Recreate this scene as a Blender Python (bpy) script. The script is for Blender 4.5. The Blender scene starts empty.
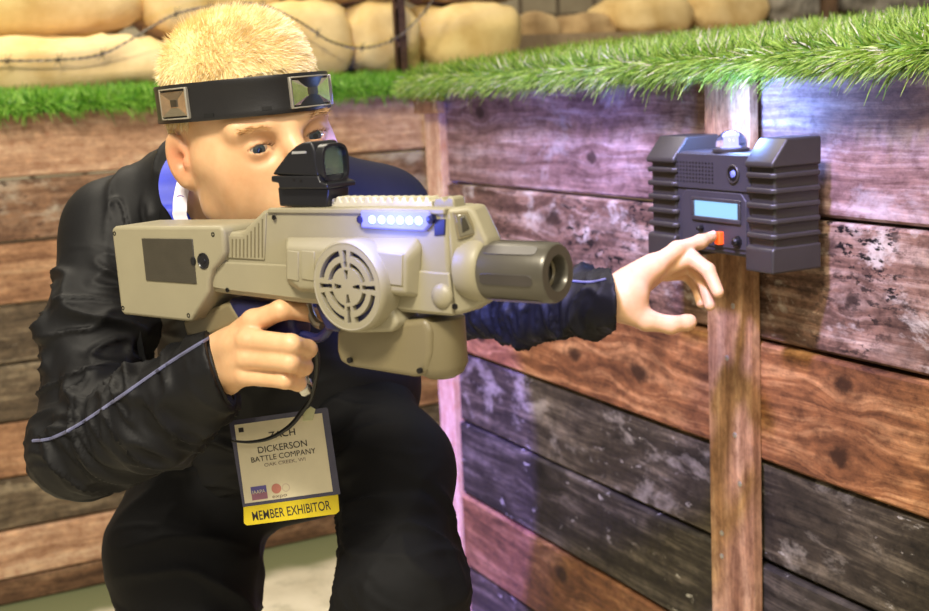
import bpy, bmesh, math, random
import numpy as np
from mathutils import Vector, Matrix
random.seed(7); rng = np.random.default_rng(7)
SC = bpy.context.scene
COL = SC.collection
R_ = math.radians

# ------------------------------------------------------------------ camera
F = 1250.0
EYE = 1.15
def vn(a):
    a = np.array(a, float); return a/np.linalg.norm(a)
rY = vn((-643.5, 186.5, -F))
up = np.cross(np.array([1, .05, 0.]), rY); up = vn(up)
if up[1] < 0: up = -up
rX = np.cross(rY, up)
CM = np.array([rX, rY, up])            # rows: world axes in camera space
C0 = np.array([0., 0., EYE])
def ray(px, py): return np.array([(px-464.5)/F, -(py-305.5)/F, -1.])
def P(px, py, d): return CM @ (ray(px, py)*d) + C0
def WD(v): return CM @ np.array(v, float)      # camera vector to world

cam_d = bpy.data.cameras.new('camera'); cam = bpy.data.objects.new('camera', cam_d); COL.objects.link(cam)
m = Matrix.Identity(4)
for i in range(3):
    for j in range(3): m[i][j] = CM[i][j]
m.translation = Vector(C0)
cam.matrix_world = m
cam_d.sensor_width = 36; cam_d.lens = 36*F/929
cam_d.clip_start = .05
cam_d.dof.use_dof = True; cam_d.dof.focus_distance = 1.28; cam_d.dof.aperture_fstop = 7.0
SC.camera = cam

# ------------------------------------------------------------------ frames
class Frame:
    """u to the right, v out towards the viewer's side, w up; local x=u, y=-v, z=w"""
    def __init__(s, O, u, w):
        s.O = np.array(O, float); s.u = vn(u); w = np.array(w, float)
        w = w - s.u*np.dot(w, s.u); s.w = vn(w); s.v = np.cross(s.u, s.w)
    def pt(s, u, v, w): return s.O + s.u*u + s.v*v + s.w*w
    def px(s, x, y, v=0.):
        r = CM @ ray(x, y)
        t = (v - np.dot(C0 - s.O, s.v))/np.dot(r, s.v)
        q = C0 + r*t - s.O
        return (float(np.dot(q, s.u)), float(np.dot(q, s.w)))
    def mat(s):
        M = Matrix.Identity(4)
        for i in range(3):
            M[i][0] = s.u[i]; M[i][1] = -s.v[i]; M[i][2] = s.w[i]; M[i][3] = s.O[i]
        return M
    def moved(s, u, v, w): return Frame(s.pt(u, v, w), s.u, s.w)

# ------------------------------------------------------------------ objects
def tag(o, label=None, cat=None, group=None, kind=None):
    if label: o['label'] = label
    if cat: o['category'] = cat
    if group: o['group'] = group
    if kind: o['kind'] = kind
    return o
def empty(name, M=None, label=None, cat=None, group=None):
    o = bpy.data.objects.new(name, None); COL.objects.link(o); o.empty_display_size = .05
    if M is not None: o.matrix_world = M
    return tag(o, label, cat, group)
def link(name, me, mats, parent=None, M=None, smooth=None):
    o = bpy.data.objects.new(name, me); COL.objects.link(o)
    for mm in (mats if isinstance(mats, (list, tuple)) else [mats]): me.materials.append(mm)
    if parent is not None: o.parent = parent
    if M is not None: o.matrix_world = M
    if smooth is not None: shade(me, smooth)
    return o
def shade(me, ang=30):
    me.shade_smooth()
    if ang < 179:
        try: me.set_sharp_from_angle(angle=R_(ang))
        except Exception: pass
def np_mesh(name, V, Fc):
    """V (n,3), Fc list of arrays of equal-width faces"""
    me = bpy.data.meshes.new(name)
    V = np.asarray(V, np.float32)
    Fs = Fc if isinstance(Fc, list) else [Fc]
    Fs = [np.asarray(f, np.int32) for f in Fs if len(f)]
    me.vertices.add(len(V)); me.vertices.foreach_set('co', V.ravel())
    tot = sum(f.size for f in Fs); npoly = sum(len(f) for f in Fs)
    me.loops.add(tot); me.polygons.add(npoly)
    me.loops.foreach_set('vertex_index', np.concatenate([f.ravel() for f in Fs]))
    ls = []; k = 0
    for f in Fs:
        w = f.shape[1]; ls.append(np.arange(len(f))*w + k); k += f.size
    me.polygons.foreach_set('loop_start', np.concatenate(ls).astype(np.int32))
    me.update(calc_edges=True); me.validate()
    return me
class BM:
    """collects shapes in frame coordinates (u,v,w) and builds one mesh object"""
    def __init__(s): s.bm = bmesh.new(); s.mi = 0
    def vert(s, u, v, w): return s.bm.verts.new((u, -v, w))
    def face(s, vs):
        try: f = s.bm.faces.new(vs); f.material_index = s.mi; return f
        except ValueError: return None
    def prism(s, poly, v0, v1, top=None):
        """poly [(u,w)] extruded from v0 to v1; top = optional polygon at v1"""
        top = top or poly
        a = [s.vert(p[0], v0, p[1]) for p in poly]; b = [s.vert(p[0], v1, p[1]) for p in top]
        s.face(a[::-1]); s.face(b); n = len(a)
        for i in range(n): s.face([a[i], a[(i+1) % n], b[(i+1) % n], b[i]])
        return s
    def box(s, u0, u1, v0, v1, w0, w1):
        return s.prism([(u0, w0), (u1, w0), (u1, w1), (u0, w1)], v0, v1)
    def lathe(s, c, axis, prof, n=32, cap0=True, cap1=True, x=None, sx=1., sy=1.):
        """prof [(distance along axis, radius)] in frame coordinates"""
        a = vn(axis); t = np.array([0, 0, 1.]) if abs(a[2]) < .9 else np.array([1., 0, 0])
        if x is not None: t = np.array(x, float)
        e1 = vn(t - a*np.dot(t, a)); e2 = np.cross(a, e1); c = np.array(c, float)
        rings = []
        for h, r in prof:
            if r < 1e-6: rings.append([s.vert(*(c+a*h))]*n)
            else: rings.append([s.vert(*(c+a*h+e1*math.cos(2*math.pi*i/n)*r*sx+e2*math.sin(2*math.pi*i/n)*r*sy)) for i in range(n)])
        for A, B in zip(rings, rings[1:]):
            for i in range(n):
                j = (i+1) % n
                q = [A[i], A[j], B[j], B[i]]
                q2 = []
                for z in q:
                    if z not in q2: q2.append(z)
                if len(q2) > 2: s.face(q2)
        if cap0 and prof[0][1] > 1e-6: s.face(rings[0][::-1])
        if cap1 and prof[-1][1] > 1e-6: s.face(rings[-1])
        return s
    def tube(s, pts, r, n=8, closed=False, cap=True):
        pts = [np.array(p, float) for p in pts]; N = len(pts)
        rs = r if isinstance(r, (list, tuple, np.ndarray)) else [r]*N
        tng = []
        for i in range(N):
            a = pts[(i-1) % N] if (closed or i > 0) else pts[i]
            b = pts[(i+1) % N] if (closed or i < N-1) else pts[i]
            tng.append(vn(b-a))
        t0 = tng[0]; nrm = np.array([0, 0, 1.]) if abs(t0[2]) < .9 else np.array([1., 0, 0])
        rings = []
        for i in range(N):
            nrm = vn(nrm - tng[i]*np.dot(nrm, tng[i])); bn = np.cross(tng[i], nrm)
            rings.append([s.vert(*(pts[i]+(nrm*math.cos(2*math.pi*k/n)+bn*math.sin(2*math.pi*k/n))*rs[i])) for k in range(n)])
        M_ = N if closed else N-1
        for i in range(M_):
            A = rings[i]; B = rings[(i+1) % N]
            for k in range(n): s.face([A[k], A[(k+1) % n], B[(k+1) % n], B[k]])
        if cap and not closed: s.face(rings[0][::-1]); s.face(rings[-1])
        return s
    def ribbon(s, pts, widths, thick):
        """flat strap along pts; widths are side vectors"""
        pts = [np.array(p, float) for p in pts]; N = len(pts); rings = []
        for i in range(N):
            t = vn(pts[min(i+1, N-1)]-pts[max(i-1, 0)]); wv = np.array(widths[i] if isinstance(widths, list) else widths, float)
            nn = vn(np.cross(t, wv))*thick*.5
            p = pts[i]
            rings.append([s.vert(*(p+wv+nn)), s.vert(*(p-wv+nn)), s.vert(*(p-wv-nn)), s.vert(*(p+wv-nn))])
        for A, B in zip(rings, rings[1:]):
            for k in range(4): s.face([A[k], A[(k+1) % 4], B[(k+1) % 4], B[k]])
        s.face(rings[0][::-1]); s.face(rings[-1]); return s
    def build(s, name, mat, parent=None, bevel=0, seg=2, ang=35, smooth=35, M=None, sub=0):
        bmesh.ops.recalc_face_normals(s.bm, faces=s.bm.faces)
        me = bpy.data.meshes.new(name); s.bm.to_mesh(me); s.bm.free()
        o = link(name, me, mat, parent, M)
        shade(me, smooth if not bevel else 60)
        if bevel:
            b = o.modifiers.new('bevel', 'BEVEL'); b.width = bevel; b.segments = seg; b.limit_method = 'ANGLE'; b.angle_limit = R_(ang)
            b.harden_normals = False; b.miter_outer = 'MITER_ARC'
        if sub:
            q = o.modifiers.new('sub', 'SUBSURF'); q.levels = sub; q.render_levels = sub
        return o
def bez(p, n=24):
    """smooth curve through points (Catmull-Rom)"""
    p = [np.array(q, float) for q in p]; p = [2*p[0]-p[1]]+p+[2*p[-1]-p[-2]]; out = []
    for i in range(1, len(p)-2):
        for k in range(n):
            t = k/n; a, b, c, d = p[i-1], p[i], p[i+1], p[i+2]
            out.append(.5*((2*b)+(-a+c)*t+(2*a-5*b+4*c-d)*t*t+(-a+3*b-3*c+d)*t**3))
    out.append(p[-2]); return out

# ------------------------------------------------------------------ noise
_perm = rng.permutation(4096); _val = rng.random(4096)*2-1
def vnoise(Pn):
    Pn = np.asarray(Pn, float); i = np.floor(Pn).astype(np.int64); f = Pn-i; f = f*f*(3-2*f); r = 0
    for dx in (0, 1):
        for dy in (0, 1):
            for dz in (0, 1):
                h = _val[(_perm[((i[:, 0]+dx)*73 + (i[:, 1]+dy)*1291 + (i[:, 2]+dz)*3571) & 4095])]
                r = r + h*(f[:, 0] if dx else 1-f[:, 0])*(f[:, 1] if dy else 1-f[:, 1])*(f[:, 2] if dz else 1-f[:, 2])
    return r

# ------------------------------------------------------------------ signed distance modelling
class Prim:
    def __init__(s, kind, k, sub=False, **a): s.kind = kind; s.k = k; s.sub = sub; s.__dict__.update(a)
    def d(s, X):
        if s.kind == 'rc':
            ba = s.b-s.a; l2 = np.dot(ba, ba); pa = X-s.a
            t = np.clip(pa@ba/max(l2, 1e-12), 0, 1)
            return np.linalg.norm(pa-t[:, None]*ba, axis=1) - (s.r1+(s.r2-s.r1)*t)
        if s.kind == 'el':
            q = (X-s.c)@s.A.T; k0 = np.linalg.norm(q/s.r, axis=1); k1 = np.linalg.norm(q/(s.r*s.r), axis=1)
            return np.where(k0 < 1e-6, -min(s.r), k0*(k0-1)/np.maximum(k1, 1e-9))
        if s.kind == 'pl':                       # half space n.(x-c) > 0, limited by a sphere
            return np.maximum(-(X-s.c)@s.n, np.linalg.norm(X-s.c, axis=1)-s.r)
        if s.kind == 'lens':                     # almond: two spheres meet
            return np.maximum(np.linalg.norm(X-s.c1, axis=1)-s.r1, np.linalg.norm(X-s.c2, axis=1)-s.r2)
def rc(a, b, r1, r2, k=.01, sub=False): return Prim('rc', k, sub, a=np.array(a, float), b=np.array(b, float), r1=r1, r2=r2)
def el(c, r, A=np.eye(3), k=.01, sub=False): return Prim('el', k, sub, c=np.array(c, float), r=np.array(r, float), A=np.array(A, float))
def cut(c, n, r): return Prim('pl', .0, True, c=np.array(c, float), n=vn(n), r=r)
def field(prims, X):
    v = None
    for p in prims:
        d = p.d(X)
        if v is None: v = d; continue
        if p.sub:
            nd = -d
            if p.k > 0:
                h = np.maximum(p.k-np.abs(v-nd), 0)/p.k; v = np.maximum(v, nd)+h*h*p.k/4
            else: v = np.maximum(v, nd)
        else:
            if p.k > 0:
                h = np.maximum(p.k-np.abs(v-d), 0)/p.k; v = np.minimum(v, d)-h*h*p.k/4
            else: v = np.minimum(v, d)
    return v
def nets(prims, lo, hi, h, bs=12, extra=None):
    lo = np.array(lo, float); hi = np.array(hi, float)
    nb = np.ceil((hi-lo)/(bs*h)).astype(int)+1
    g = np.stack(np.meshgrid(*[np.arange(n) for n in nb], indexing='ij'), -1).reshape(-1, 3)
    cen = lo + (g+.5)*bs*h
    D = np.stack([p.d(cen) for p in prims], 1)        # per prim at block centres
    addm = np.array([not p.sub for p in prims]); kmax = max(p.k for p in prims)
    R = bs*h*math.sqrt(3)/2*1.05+h
    mn = D[:, addm].min(1)
    act = np.where((mn < R+kmax) & (mn > -R*4-kmax*2))[0]
    N = 1 << 20
    loc = np.stack(np.meshgrid(*[np.arange(bs+2)]*3, indexing='ij'), -1).reshape(-1, 3)
    sh = (bs+2,)*3
    ck = []; cv = []; qs = []
    key = lambda c: (c[:, 0]*4096 + c[:, 1])*4096 + c[:, 2]
    for bi in act:
        near = [p for p, dd, ad in zip(prims, D[bi], addm) if dd < R*2+max(mn[bi], 0)+p.k*1.5+kmax or (dd < R*2)]
        if not any(not p.sub for p in near): continue
        while near[0].sub: near.pop(0)
        base = g[bi]*bs
        X = lo + (loc+base)*h
        v = field(near, X)
        if extra is not None: v = extra(X, v)
        if v.min() > 0 or v.max() < 0: continue
        v = v.reshape(sh); s = v < 0
        n = bs
        # cells
        cnt = np.zeros((n+1,)*3); pos = np.zeros((n+1,)*3+(3,))
        for ax in range(3):
            b, c = (ax+1) % 3, (ax+2) % 3
            sl0 = [slice(0, n+2)]*3; sl1 = list(sl0); sl0[ax] = slice(0, n+1); sl1[ax] = slice(1, n+2)
            v0 = v[tuple(sl0)]; v1 = v[tuple(sl1)]; x = (v0 < 0) != (v1 < 0)
            t = np.where(x, v0/np.where(x, v0-v1, 1), 0)
            for ob in (0, 1):
                for oc in (0, 1):
                    sl = [None]*3; sl[ax] = slice(0, n+1); sl[b] = slice(ob, ob+n+1); sl[c] = slice(oc, oc+n+1)
                    xx = x[tuple(sl)]; tt = t[tuple(sl)]
                    cnt += xx; pos[..., ax] += tt*xx; pos[..., b] += ob*xx; pos[..., c] += oc*xx
            # quads: edges owned by points 0..n-1
            e = x[:n, :n, :n]; I = np.argwhere(e)
            if len(I):
                G = I+base; ins = v0[:n, :n, :n][e] < 0
                db = np.zeros(3, int); db[b] = 1; dc = np.zeros(3, int); dc[c] = 1
                q = np.stack([key(G-db-dc+1), key(G-dc+1), key(G+1), key(G-db+1)], 1)
                q = np.where(ins[:, None], q, q[:, ::-1]); qs.append(q)
        cc = cnt > 0; I = np.argwhere(cc)
        I = I[(I < n).all(1)]
        pv = pos[I[:, 0], I[:, 1], I[:, 2]]/cnt[I[:, 0], I[:, 1], I[:, 2]][:, None]
        ck.append(key(I+base+1)); cv.append(lo+(I+base+pv)*h)
    ck = np.concatenate(ck); cv = np.concatenate(cv); q = np.concatenate(qs)
    o = np.argsort(ck); ck = ck[o]; cv = cv[o]
    idx = np.searchsorted(ck, q.ravel()); idx = np.minimum(idx, len(ck)-1)
    ok = (ck[idx] == q.ravel()).reshape(-1, 4).all(1)
    return cv, idx.reshape(-1, 4)[ok]
def keep_main(V, Q, seeds=1):
    return V, Q
def vnormals(V, Q):
    n = np.cross(V[Q[:, 2]]-V[Q[:, 0]], V[Q[:, 3]]-V[Q[:, 1]]); N = np.zeros_like(V)
    for k in range(4): np.add.at(N, Q[:, k], n)
    return N/np.maximum(np.linalg.norm(N, axis=1), 1e-12)[:, None]

# ------------------------------------------------------------------ materials
def newmat(name):
    m = bpy.data.materials.new(name); m.use_nodes = True; nt = m.node_tree
    return m, nt, nt.nodes['Principled BSDF']
def lin(c):
    return tuple((x/12.92 if x <= .04045 else ((x+.055)/1.055)**2.4) for x in [q/255 for q in c])+(1,)
def nd(nt, typ, **kw):
    n = nt.nodes.new(typ)
    for k, v in kw.items():
        if k.startswith('i_'):
            n.inputs[int(k[2:])].default_value = v
        else: setattr(n, k, v)
    return n
def ramp(nt, fac, stops, interp='LINEAR'):
    r = nt.nodes.new('ShaderNodeValToRGB'); r.color_ramp.interpolation = interp
    e = r.color_ramp.elements
    while len(e) < len(stops): e.new(.5)
    for q, (p, c) in zip(e, stops): q.position = p; q.color = c if len(c) == 4 else lin(c)
    nt.links.new(fac, r.inputs[0]); return r.outputs[0]
def mixc(nt, fac, a, b, mode='MIX'):
    n = nt.nodes.new('ShaderNodeMix'); n.data_type = 'RGBA'; n.blend_type = mode
    for v, i in ((fac, 0), (a, 6), (b, 7)):
        if hasattr(v, 'default_value') or hasattr(v, 'is_linked'): nt.links.new(v, n.inputs[i])
        else: n.inputs[i].default_value = v
    return n.outputs[2]
def mth(nt, op, a, b=None, c=None):
    n = nt.nodes.new('ShaderNodeMath'); n.operation = op
    for i, v in enumerate((a, b, c)):
        if v is None: continue
        if isinstance(v, (int, float)): n.inputs[i].default_value = v
        else: nt.links.new(v, n.inputs[i])
    return n.outputs[0]
def noise(nt, vec, scale, detail=4, rough=.5, dist=0):
    n = nt.nodes.new('ShaderNodeTexNoise'); n.inputs['Scale'].default_value = scale; n.inputs['Detail'].default_value = detail
    n.inputs['Roughness'].default_value = rough; n.inputs['Distortion'].default_value = dist
    if vec is not None: nt.links.new(vec, n.inputs['Vector'])
    return n.outputs[0]
def mapping(nt, vec, loc=(0, 0, 0), scale=(1, 1, 1), rot=(0, 0, 0)):
    n = nt.nodes.new('ShaderNodeMapping'); nt.links.new(vec, n.inputs[0])
    n.inputs[1].default_value = loc; n.inputs[2].default_value = rot; n.inputs[3].default_value = scale; return n.outputs[0]
def bump(nt, bs, h, strength=.3, dist=.002):
    b = nt.nodes.new('ShaderNodeBump'); b.inputs['Strength'].default_value = strength; b.inputs['Distance'].default_value = dist
    nt.links.new(h, b.inputs['Height']); nt.links.new(b.outputs[0], bs.inputs['Normal'])
def plain(name, col, rough=.5, metal=0, var=.12, scale=40, bmp=.0, coat=0, spec=.5, sheen=0):
    m, nt, bs = newmat(name); tc = nd(nt, 'ShaderNodeTexCoord'); c = lin(col)
    n = noise(nt, tc.outputs['Object'], scale, 5, .6)
    a = tuple(x*(1-var) for x in c[:3])+(1,); b = tuple(min(1, x*(1+var)) for x in c[:3])+(1,)
    nt.links.new(ramp(nt, n, [(.35, a), (.65, b)]), bs.inputs['Base Color'])
    bs.inputs['Roughness'].default_value = rough; bs.inputs['Metallic'].default_value = metal
    bs.inputs['Specular IOR Level'].default_value = spec; bs.inputs['Coat Weight'].default_value = coat
    if sheen: bs.inputs['Sheen Weight'].default_value = sheen
    if bmp: bump(nt, bs, noise(nt, tc.outputs['Object'], scale*12, 3, .6), bmp, .0008)
    return m
def emis(name, col, strength, base=(20, 20, 20)):
    m, nt, bs = newmat(name); bs.inputs['Base Color'].default_value = lin(base)
    bs.inputs['Emission Color'].default_value = lin(col); bs.inputs['Emission Strength'].default_value = strength; return m
def glass(name, col=(235, 240, 245), rough=.03, ior=1.45):
    m, nt, bs = newmat(name); bs.inputs['Base Color'].default_value = lin(col); bs.inputs['Roughness'].default_value = rough
    bs.inputs['Transmission Weight'].default_value = 1; bs.inputs['IOR'].default_value = ior; return m
def wood(name, dark, mid, light, seed=0, fleck=None, knots=(), mott=.5, rough=.65, patch=None):
    """UV in metres, u along the grain"""
    m, nt, bs = newmat(name); uv = nd(nt, 'ShaderNodeUVMap').outputs[0]
    off = mapping(nt, uv, loc=(seed*3.7, seed*1.3, 0))
    warp = noise(nt, off, 3.0, 3, .5)
    sep = nd(nt, 'ShaderNodeSeparateXYZ'); nt.links.new(off, sep.inputs[0])
    y = mth(nt, 'ADD', sep.outputs[1], mth(nt, 'MULTIPLY', warp, .035))
    ksum = None; kring = None
    su = nd(nt, 'ShaderNodeSeparateXYZ'); nt.links.new(uv, su.inputs[0])
    for (ku, kv, kr) in knots:
        dx = mth(nt, 'MULTIPLY', mth(nt, 'SUBTRACT', su.outputs[0], ku), .62); dy = mth(nt, 'SUBTRACT', su.outputs[1], kv)
        d = mth(nt, 'SQRT', mth(nt, 'ADD', mth(nt, 'MULTIPLY', dx, dx), mth(nt, 'MULTIPLY', dy, dy)))
        q = mth(nt, 'DIVIDE', d, kr)
        q = mth(nt, 'ADD', q, mth(nt, 'MULTIPLY', mth(nt, 'SUBTRACT', noise(nt, off, 38, 5, .7), .5), 1.5))
        core = mth(nt, 'SUBTRACT', 1.25, q); core = nt.nodes.new('ShaderNodeMapRange').outputs[0] if False else core
        mr = nd(nt, 'ShaderNodeMapRange', interpolation_type='SMOOTHSTEP'); nt.links.new(q, mr.inputs[0])
        mr.inputs[1].default_value = .35; mr.inputs[2].default_value = 1.25; mr.inputs[3].default_value = 1; mr.inputs[4].default_value = 0
        fall = nd(nt, 'ShaderNodeMapRange', interpolation_type='SMOOTHSTEP'); nt.links.new(q, fall.inputs[0])
        fall.inputs[1].default_value = 1.0; fall.inputs[2].default_value = 3.6; fall.inputs[3].default_value = 1; fall.inputs[4].default_value = 0
        ring = mth(nt, 'MULTIPLY', mth(nt, 'ADD', mth(nt, 'MULTIPLY', mth(nt, 'SINE', mth(nt, 'MULTIPLY', q, 5.5)), .5), .5), fall.outputs[0])
        # grain bends round the knot
        y = mth(nt, 'ADD', y, mth(nt, 'MULTIPLY', mth(nt, 'MULTIPLY', dy, fall.outputs[0]), -.75))
        ksum = mr.outputs[0] if ksum is None else mth(nt, 'MAXIMUM', ksum, mr.outputs[0])
        kring = ring if kring is None else mth(nt, 'MAXIMUM', kring, ring)
    cb = nd(nt, 'ShaderNodeCombineXYZ'); nt.links.new(sep.outputs[0], cb.inputs[0]); nt.links.new(y, cb.inputs[1])
    g1 = noise(nt, mapping(nt, cb.outputs[0], scale=(2.2, 26, 1)), 1.6, 7, .62, .3)
    g2 = noise(nt, mapping(nt, cb.outputs[0], scale=(5, 150, 1)), 1.5, 4, .6)
    big = noise(nt, mapping(nt, off, scale=(1, 1.7, 1)), 5.5, 5, .6, .4)
    g = mth(nt, 'ADD', mth(nt, 'MULTIPLY', g1, .62), mth(nt, 'ADD', mth(nt, 'MULTIPLY', g2, .2), mth(nt, 'MULTIPLY', big, .18)))
    c = ramp(nt, g, [(.36, lin(dark)), (.5, lin(mid)), (.64, lin(light))])
    if mott:
        mm = ramp(nt, noise(nt, mapping(nt, off, loc=(9, 4, 0), scale=(1, 1.4, 1)), 8, 6, .68, .6), [(.45, (0, 0, 0, 1)), (.66, (1, 1, 1, 1))])
        c = mixc(nt, mth(nt, 'MULTIPLY', mm, mott), c, tuple(x*.35 for x in lin(dark)[:3])+(1,))
    wth = ramp(nt, noise(nt, mapping(nt, off, loc=(5, 2, 0), scale=(1, 1.6, 1)), 34, 8, .78, .2), [(.36, lin(dark)), (.5, (.5, .5, .5, 1)), (.66, (.9, .86, .8, 1))])
    c = mixc(nt, .55, c, wth, 'OVERLAY')
    if patch:   # worn paint in big irregular areas: (colour, low, high, scale)
        for (pc, lo_, hi_, ps, pamt) in patch:
            pm = ramp(nt, noise(nt, mapping(nt, off, loc=(ps, 7+ps, 0), scale=(1, 1.8, 1)), ps, 7, .72, .3), [(lo_, (0, 0, 0, 1)), (hi_, (1, 1, 1, 1))])
            c = mixc(nt, mth(nt, 'MULTIPLY', pm, pamt), c, lin(pc))
    if fleck:
        fc, fs, th = fleck
        area = ramp(nt, noise(nt, mapping(nt, off, loc=(3, 8, 0)), 6, 3, .5), [(.45, (0, 0, 0, 1)), (.6, (1, 1, 1, 1))])
        fm = ramp(nt, noise(nt, mapping(nt, off, scale=(.55, 1.2, 1)), fs, 4, .7), [(th, (0, 0, 0, 1)), (th+.05, (1, 1, 1, 1))])
        c = mixc(nt, mth(nt, 'MULTIPLY', fm, area), c, lin(fc))
    if ksum is not None:
        dk = tuple(x*.25 for x in lin(dark)[:3])+(1,)
        c = mixc(nt, mth(nt, 'MULTIPLY', kring, .38), c, lin(dark))
        c = mixc(nt, mth(nt, 'MULTIPLY', ksum, .8), c, dk)
    nt.links.new(c, bs.inputs['Base Color']); bs.inputs['Roughness'].default_value = rough
    bs.inputs['Specular IOR Level'].default_value = .3
    bump(nt, bs, g, .35, .004)
    return m
# ------------------------------------------------------------------ the setting
XR = float(P(446, 150, 2.6)[0]); YE = float(P(446, 150, 2.6)[1])
rf = CM @ ray(274, 548); tt = -EYE/rf[2]; YB = float((C0+rf*tt)[1])
print('XR', XR, 'YE', YE, 'YB', YB)
FR = Frame((XR, YE, 0), (0, -1, 0), (0, 0, 1))       # right wall: u from its far end towards the camera
FB = Frame((0, YB, 0), (1, 0, 0), (0, 0, 1))         # back wall
print('post d', [ (CM.T@(FR.pt(*( (lambda q:(q[0],0,q[1]))(FR.px(x,200))))-C0)) for x in (446,733,929)])

def uvmesh(o_bm): pass
def plank_wall(name, FRM, rows, u0, u1, thick, mats, warp=.0, kind='structure', gap=.0035):
    """rows: list of (w_top, w_bottom, material index, dv)"""
    bm = bmesh.new(); uvl = bm.loops.layers.uv.new('UVMap')
    for (wt, wb, mi, dv) in rows:
        # plank outline with slightly uneven edges
        n = 40; us = np.linspace(u0, u1, n)
        et = [wt-gap/2-abs(vnoise(np.array([[u*3+mi*7.7, wt*50, 1.5]]))[0])*.003 for u in us]
        eb = [wb+gap/2+abs(vnoise(np.array([[u*3+mi*3.1, wb*50, 9.5]]))[0])*.003 for u in us]
        F_ = []; B_ = []
        for k in range(n):
            e = .004
            F_.append([bm.verts.new((us[k], -(dv-e*1.0), et[k])), bm.verts.new((us[k], -dv, et[k]-e)), bm.verts.new((us[k], -dv, eb[k]+e)), bm.verts.new((us[k], -(dv-e), eb[k]))])
            B_.append([bm.verts.new((us[k], thick, et[k])), bm.verts.new((us[k], thick, eb[k]))])
        fs = []
        for k in range(n-1):
            a, b = F_[k], F_[k+1]
            for j in range(3): fs.append(bm.faces.new([a[j+1], b[j+1], b[j], a[j]]))
            fs.append(bm.faces.new([a[0], b[0], B_[k+1][0], B_[k][0]]))
            fs.append(bm.faces.new([b[3], a[3], B_[k][1], B_[k+1][1]]))
            fs.append(bm.faces.new([B_[k][0], B_[k+1][0], B_[k+1][1], B_[k][1]]))
        for k, s in ((0, 1), (n-1, -1)):
            q = F_[k]+[B_[k][1], B_[k][0]]; fs.append(bm.faces.new(q[::s]))
        for f in fs:
            f.material_index = mi
            for l in f.loops:
                l[uvl].uv = (l.vert.co.x, l.vert.co.z)
    bmesh.ops.recalc_face_normals(bm, faces=bm.faces)
    me = bpy.data.meshes.new(name); bm.to_mesh(me); bm.free()
    o = link(name, me, mats, None, FRM.mat()); shade(me, 30)
    return tag(o, kind=kind)
def board(name, FRM, u0, u1, v0, v1, w0, w1, mat, parent=None, bevel=.003):
    bm = bmesh.new(); uvl = bm.loops.layers.uv.new('UVMap')
    vs = [bm.verts.new((u, -v, w)) for u in (u0, u1) for v in (v0, v1) for w in (w0, w1)]
    for q in ((0, 1, 3, 2), (4, 6, 7, 5), (0, 4, 5, 1), (2, 3, 7, 6), (0, 2, 6, 4), (1, 5, 7, 3)): bm.faces.new([vs[i] for i in q])
    bmesh.ops.recalc_face_normals(bm, faces=bm.faces)
    for f in bm.faces:
        for l in f.loops: l[uvl].uv = (l.vert.co.z, l.vert.co.x+l.vert.co.y)
    me = bpy.data.meshes.new(name); bm.to_mesh(me); bm.free()
    o = link(name, me, mat, parent, FRM.mat() if parent is None else None)
    b = o.modifiers.new('bevel', 'BEVEL'); b.width = bevel; b.segments = 2
    return o

# knots for the right wall, from where they stand
def kn(FRM, *pts): return [FRM.px(x, y)+(r,) for x, y, r in pts]
# heights of the plank joints on the right wall, from its far end (u=0)
wz = [FR.px(446, y)[1] for y in (99, 182, 266, 346, 414, 483)]
print('right joints', wz)
Mr = [
 wood('plank_mauve', (92, 66, 60), (146, 116, 108), (196, 174, 170), 1, mott=.3, knots=kn(FR, (478, 112, .015), (590, 158, .012)), patch=[((206, 198, 198), .57, .7, 4, .6)]),
 wood('plank_peeling', (62, 42, 32), (132, 102, 84), (196, 172, 152), 2, fleck=((24, 18, 15), 85, .53), mott=.55, patch=[((206, 196, 180), .54, .63, 7, .75), ((60, 42, 34), .55, .62, 11, .6)], knots=kn(FR, (553, 218, .020), (852, 300, .012))),
 wood('plank_orange', (66, 38, 20), (136, 90, 52), (204, 154, 100), 3, mott=.4, knots=kn(FR, (483, 336, .016), (577, 354, .017), (842, 457, .018), (846, 385, .014), (640, 372, .02))),
 wood('plank_grey', (26, 23, 18), (62, 55, 42), (122, 112, 90), 4, fleck=((215, 210, 190), 42, .62), mott=.45, patch=[((172, 164, 142), .54, .64, 5, .6)]),  # weathered grey, darkened further to paint in the light falloff towards the floor
 wood('plank_charcoal', (26, 24, 20), (56, 51, 42), (112, 104, 90), 5, fleck=((220, 216, 200), 38, .62), mott=.5, knots=kn(FR, (540, 470, .02))),  # dark weathered board, its colour also lowered for the dimmer light down there
 wood('plank_rust', (66, 42, 26), (120, 80, 52), (170, 126, 88), 6, mott=.35, knots=kn(FR, (563, 574, .019))),
]
rows = []
tops = wz[:]
step = wz[4]-wz[5]
while tops[-1] > .02: tops.append(max(0.0, tops[-1]-step))
order = [0, 1, 2, 3, 4, 5, 3, 2, 4, 5]
for i in range(len(tops)-1):
    rows.append((tops[i]+(.02 if i == 0 else 0), tops[i+1], order[i % 10], .0+.004*((i*7) % 3-1)))
plank_wall('wall_right', FR, rows, 0.0, 2.6, .03, Mr)

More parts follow.
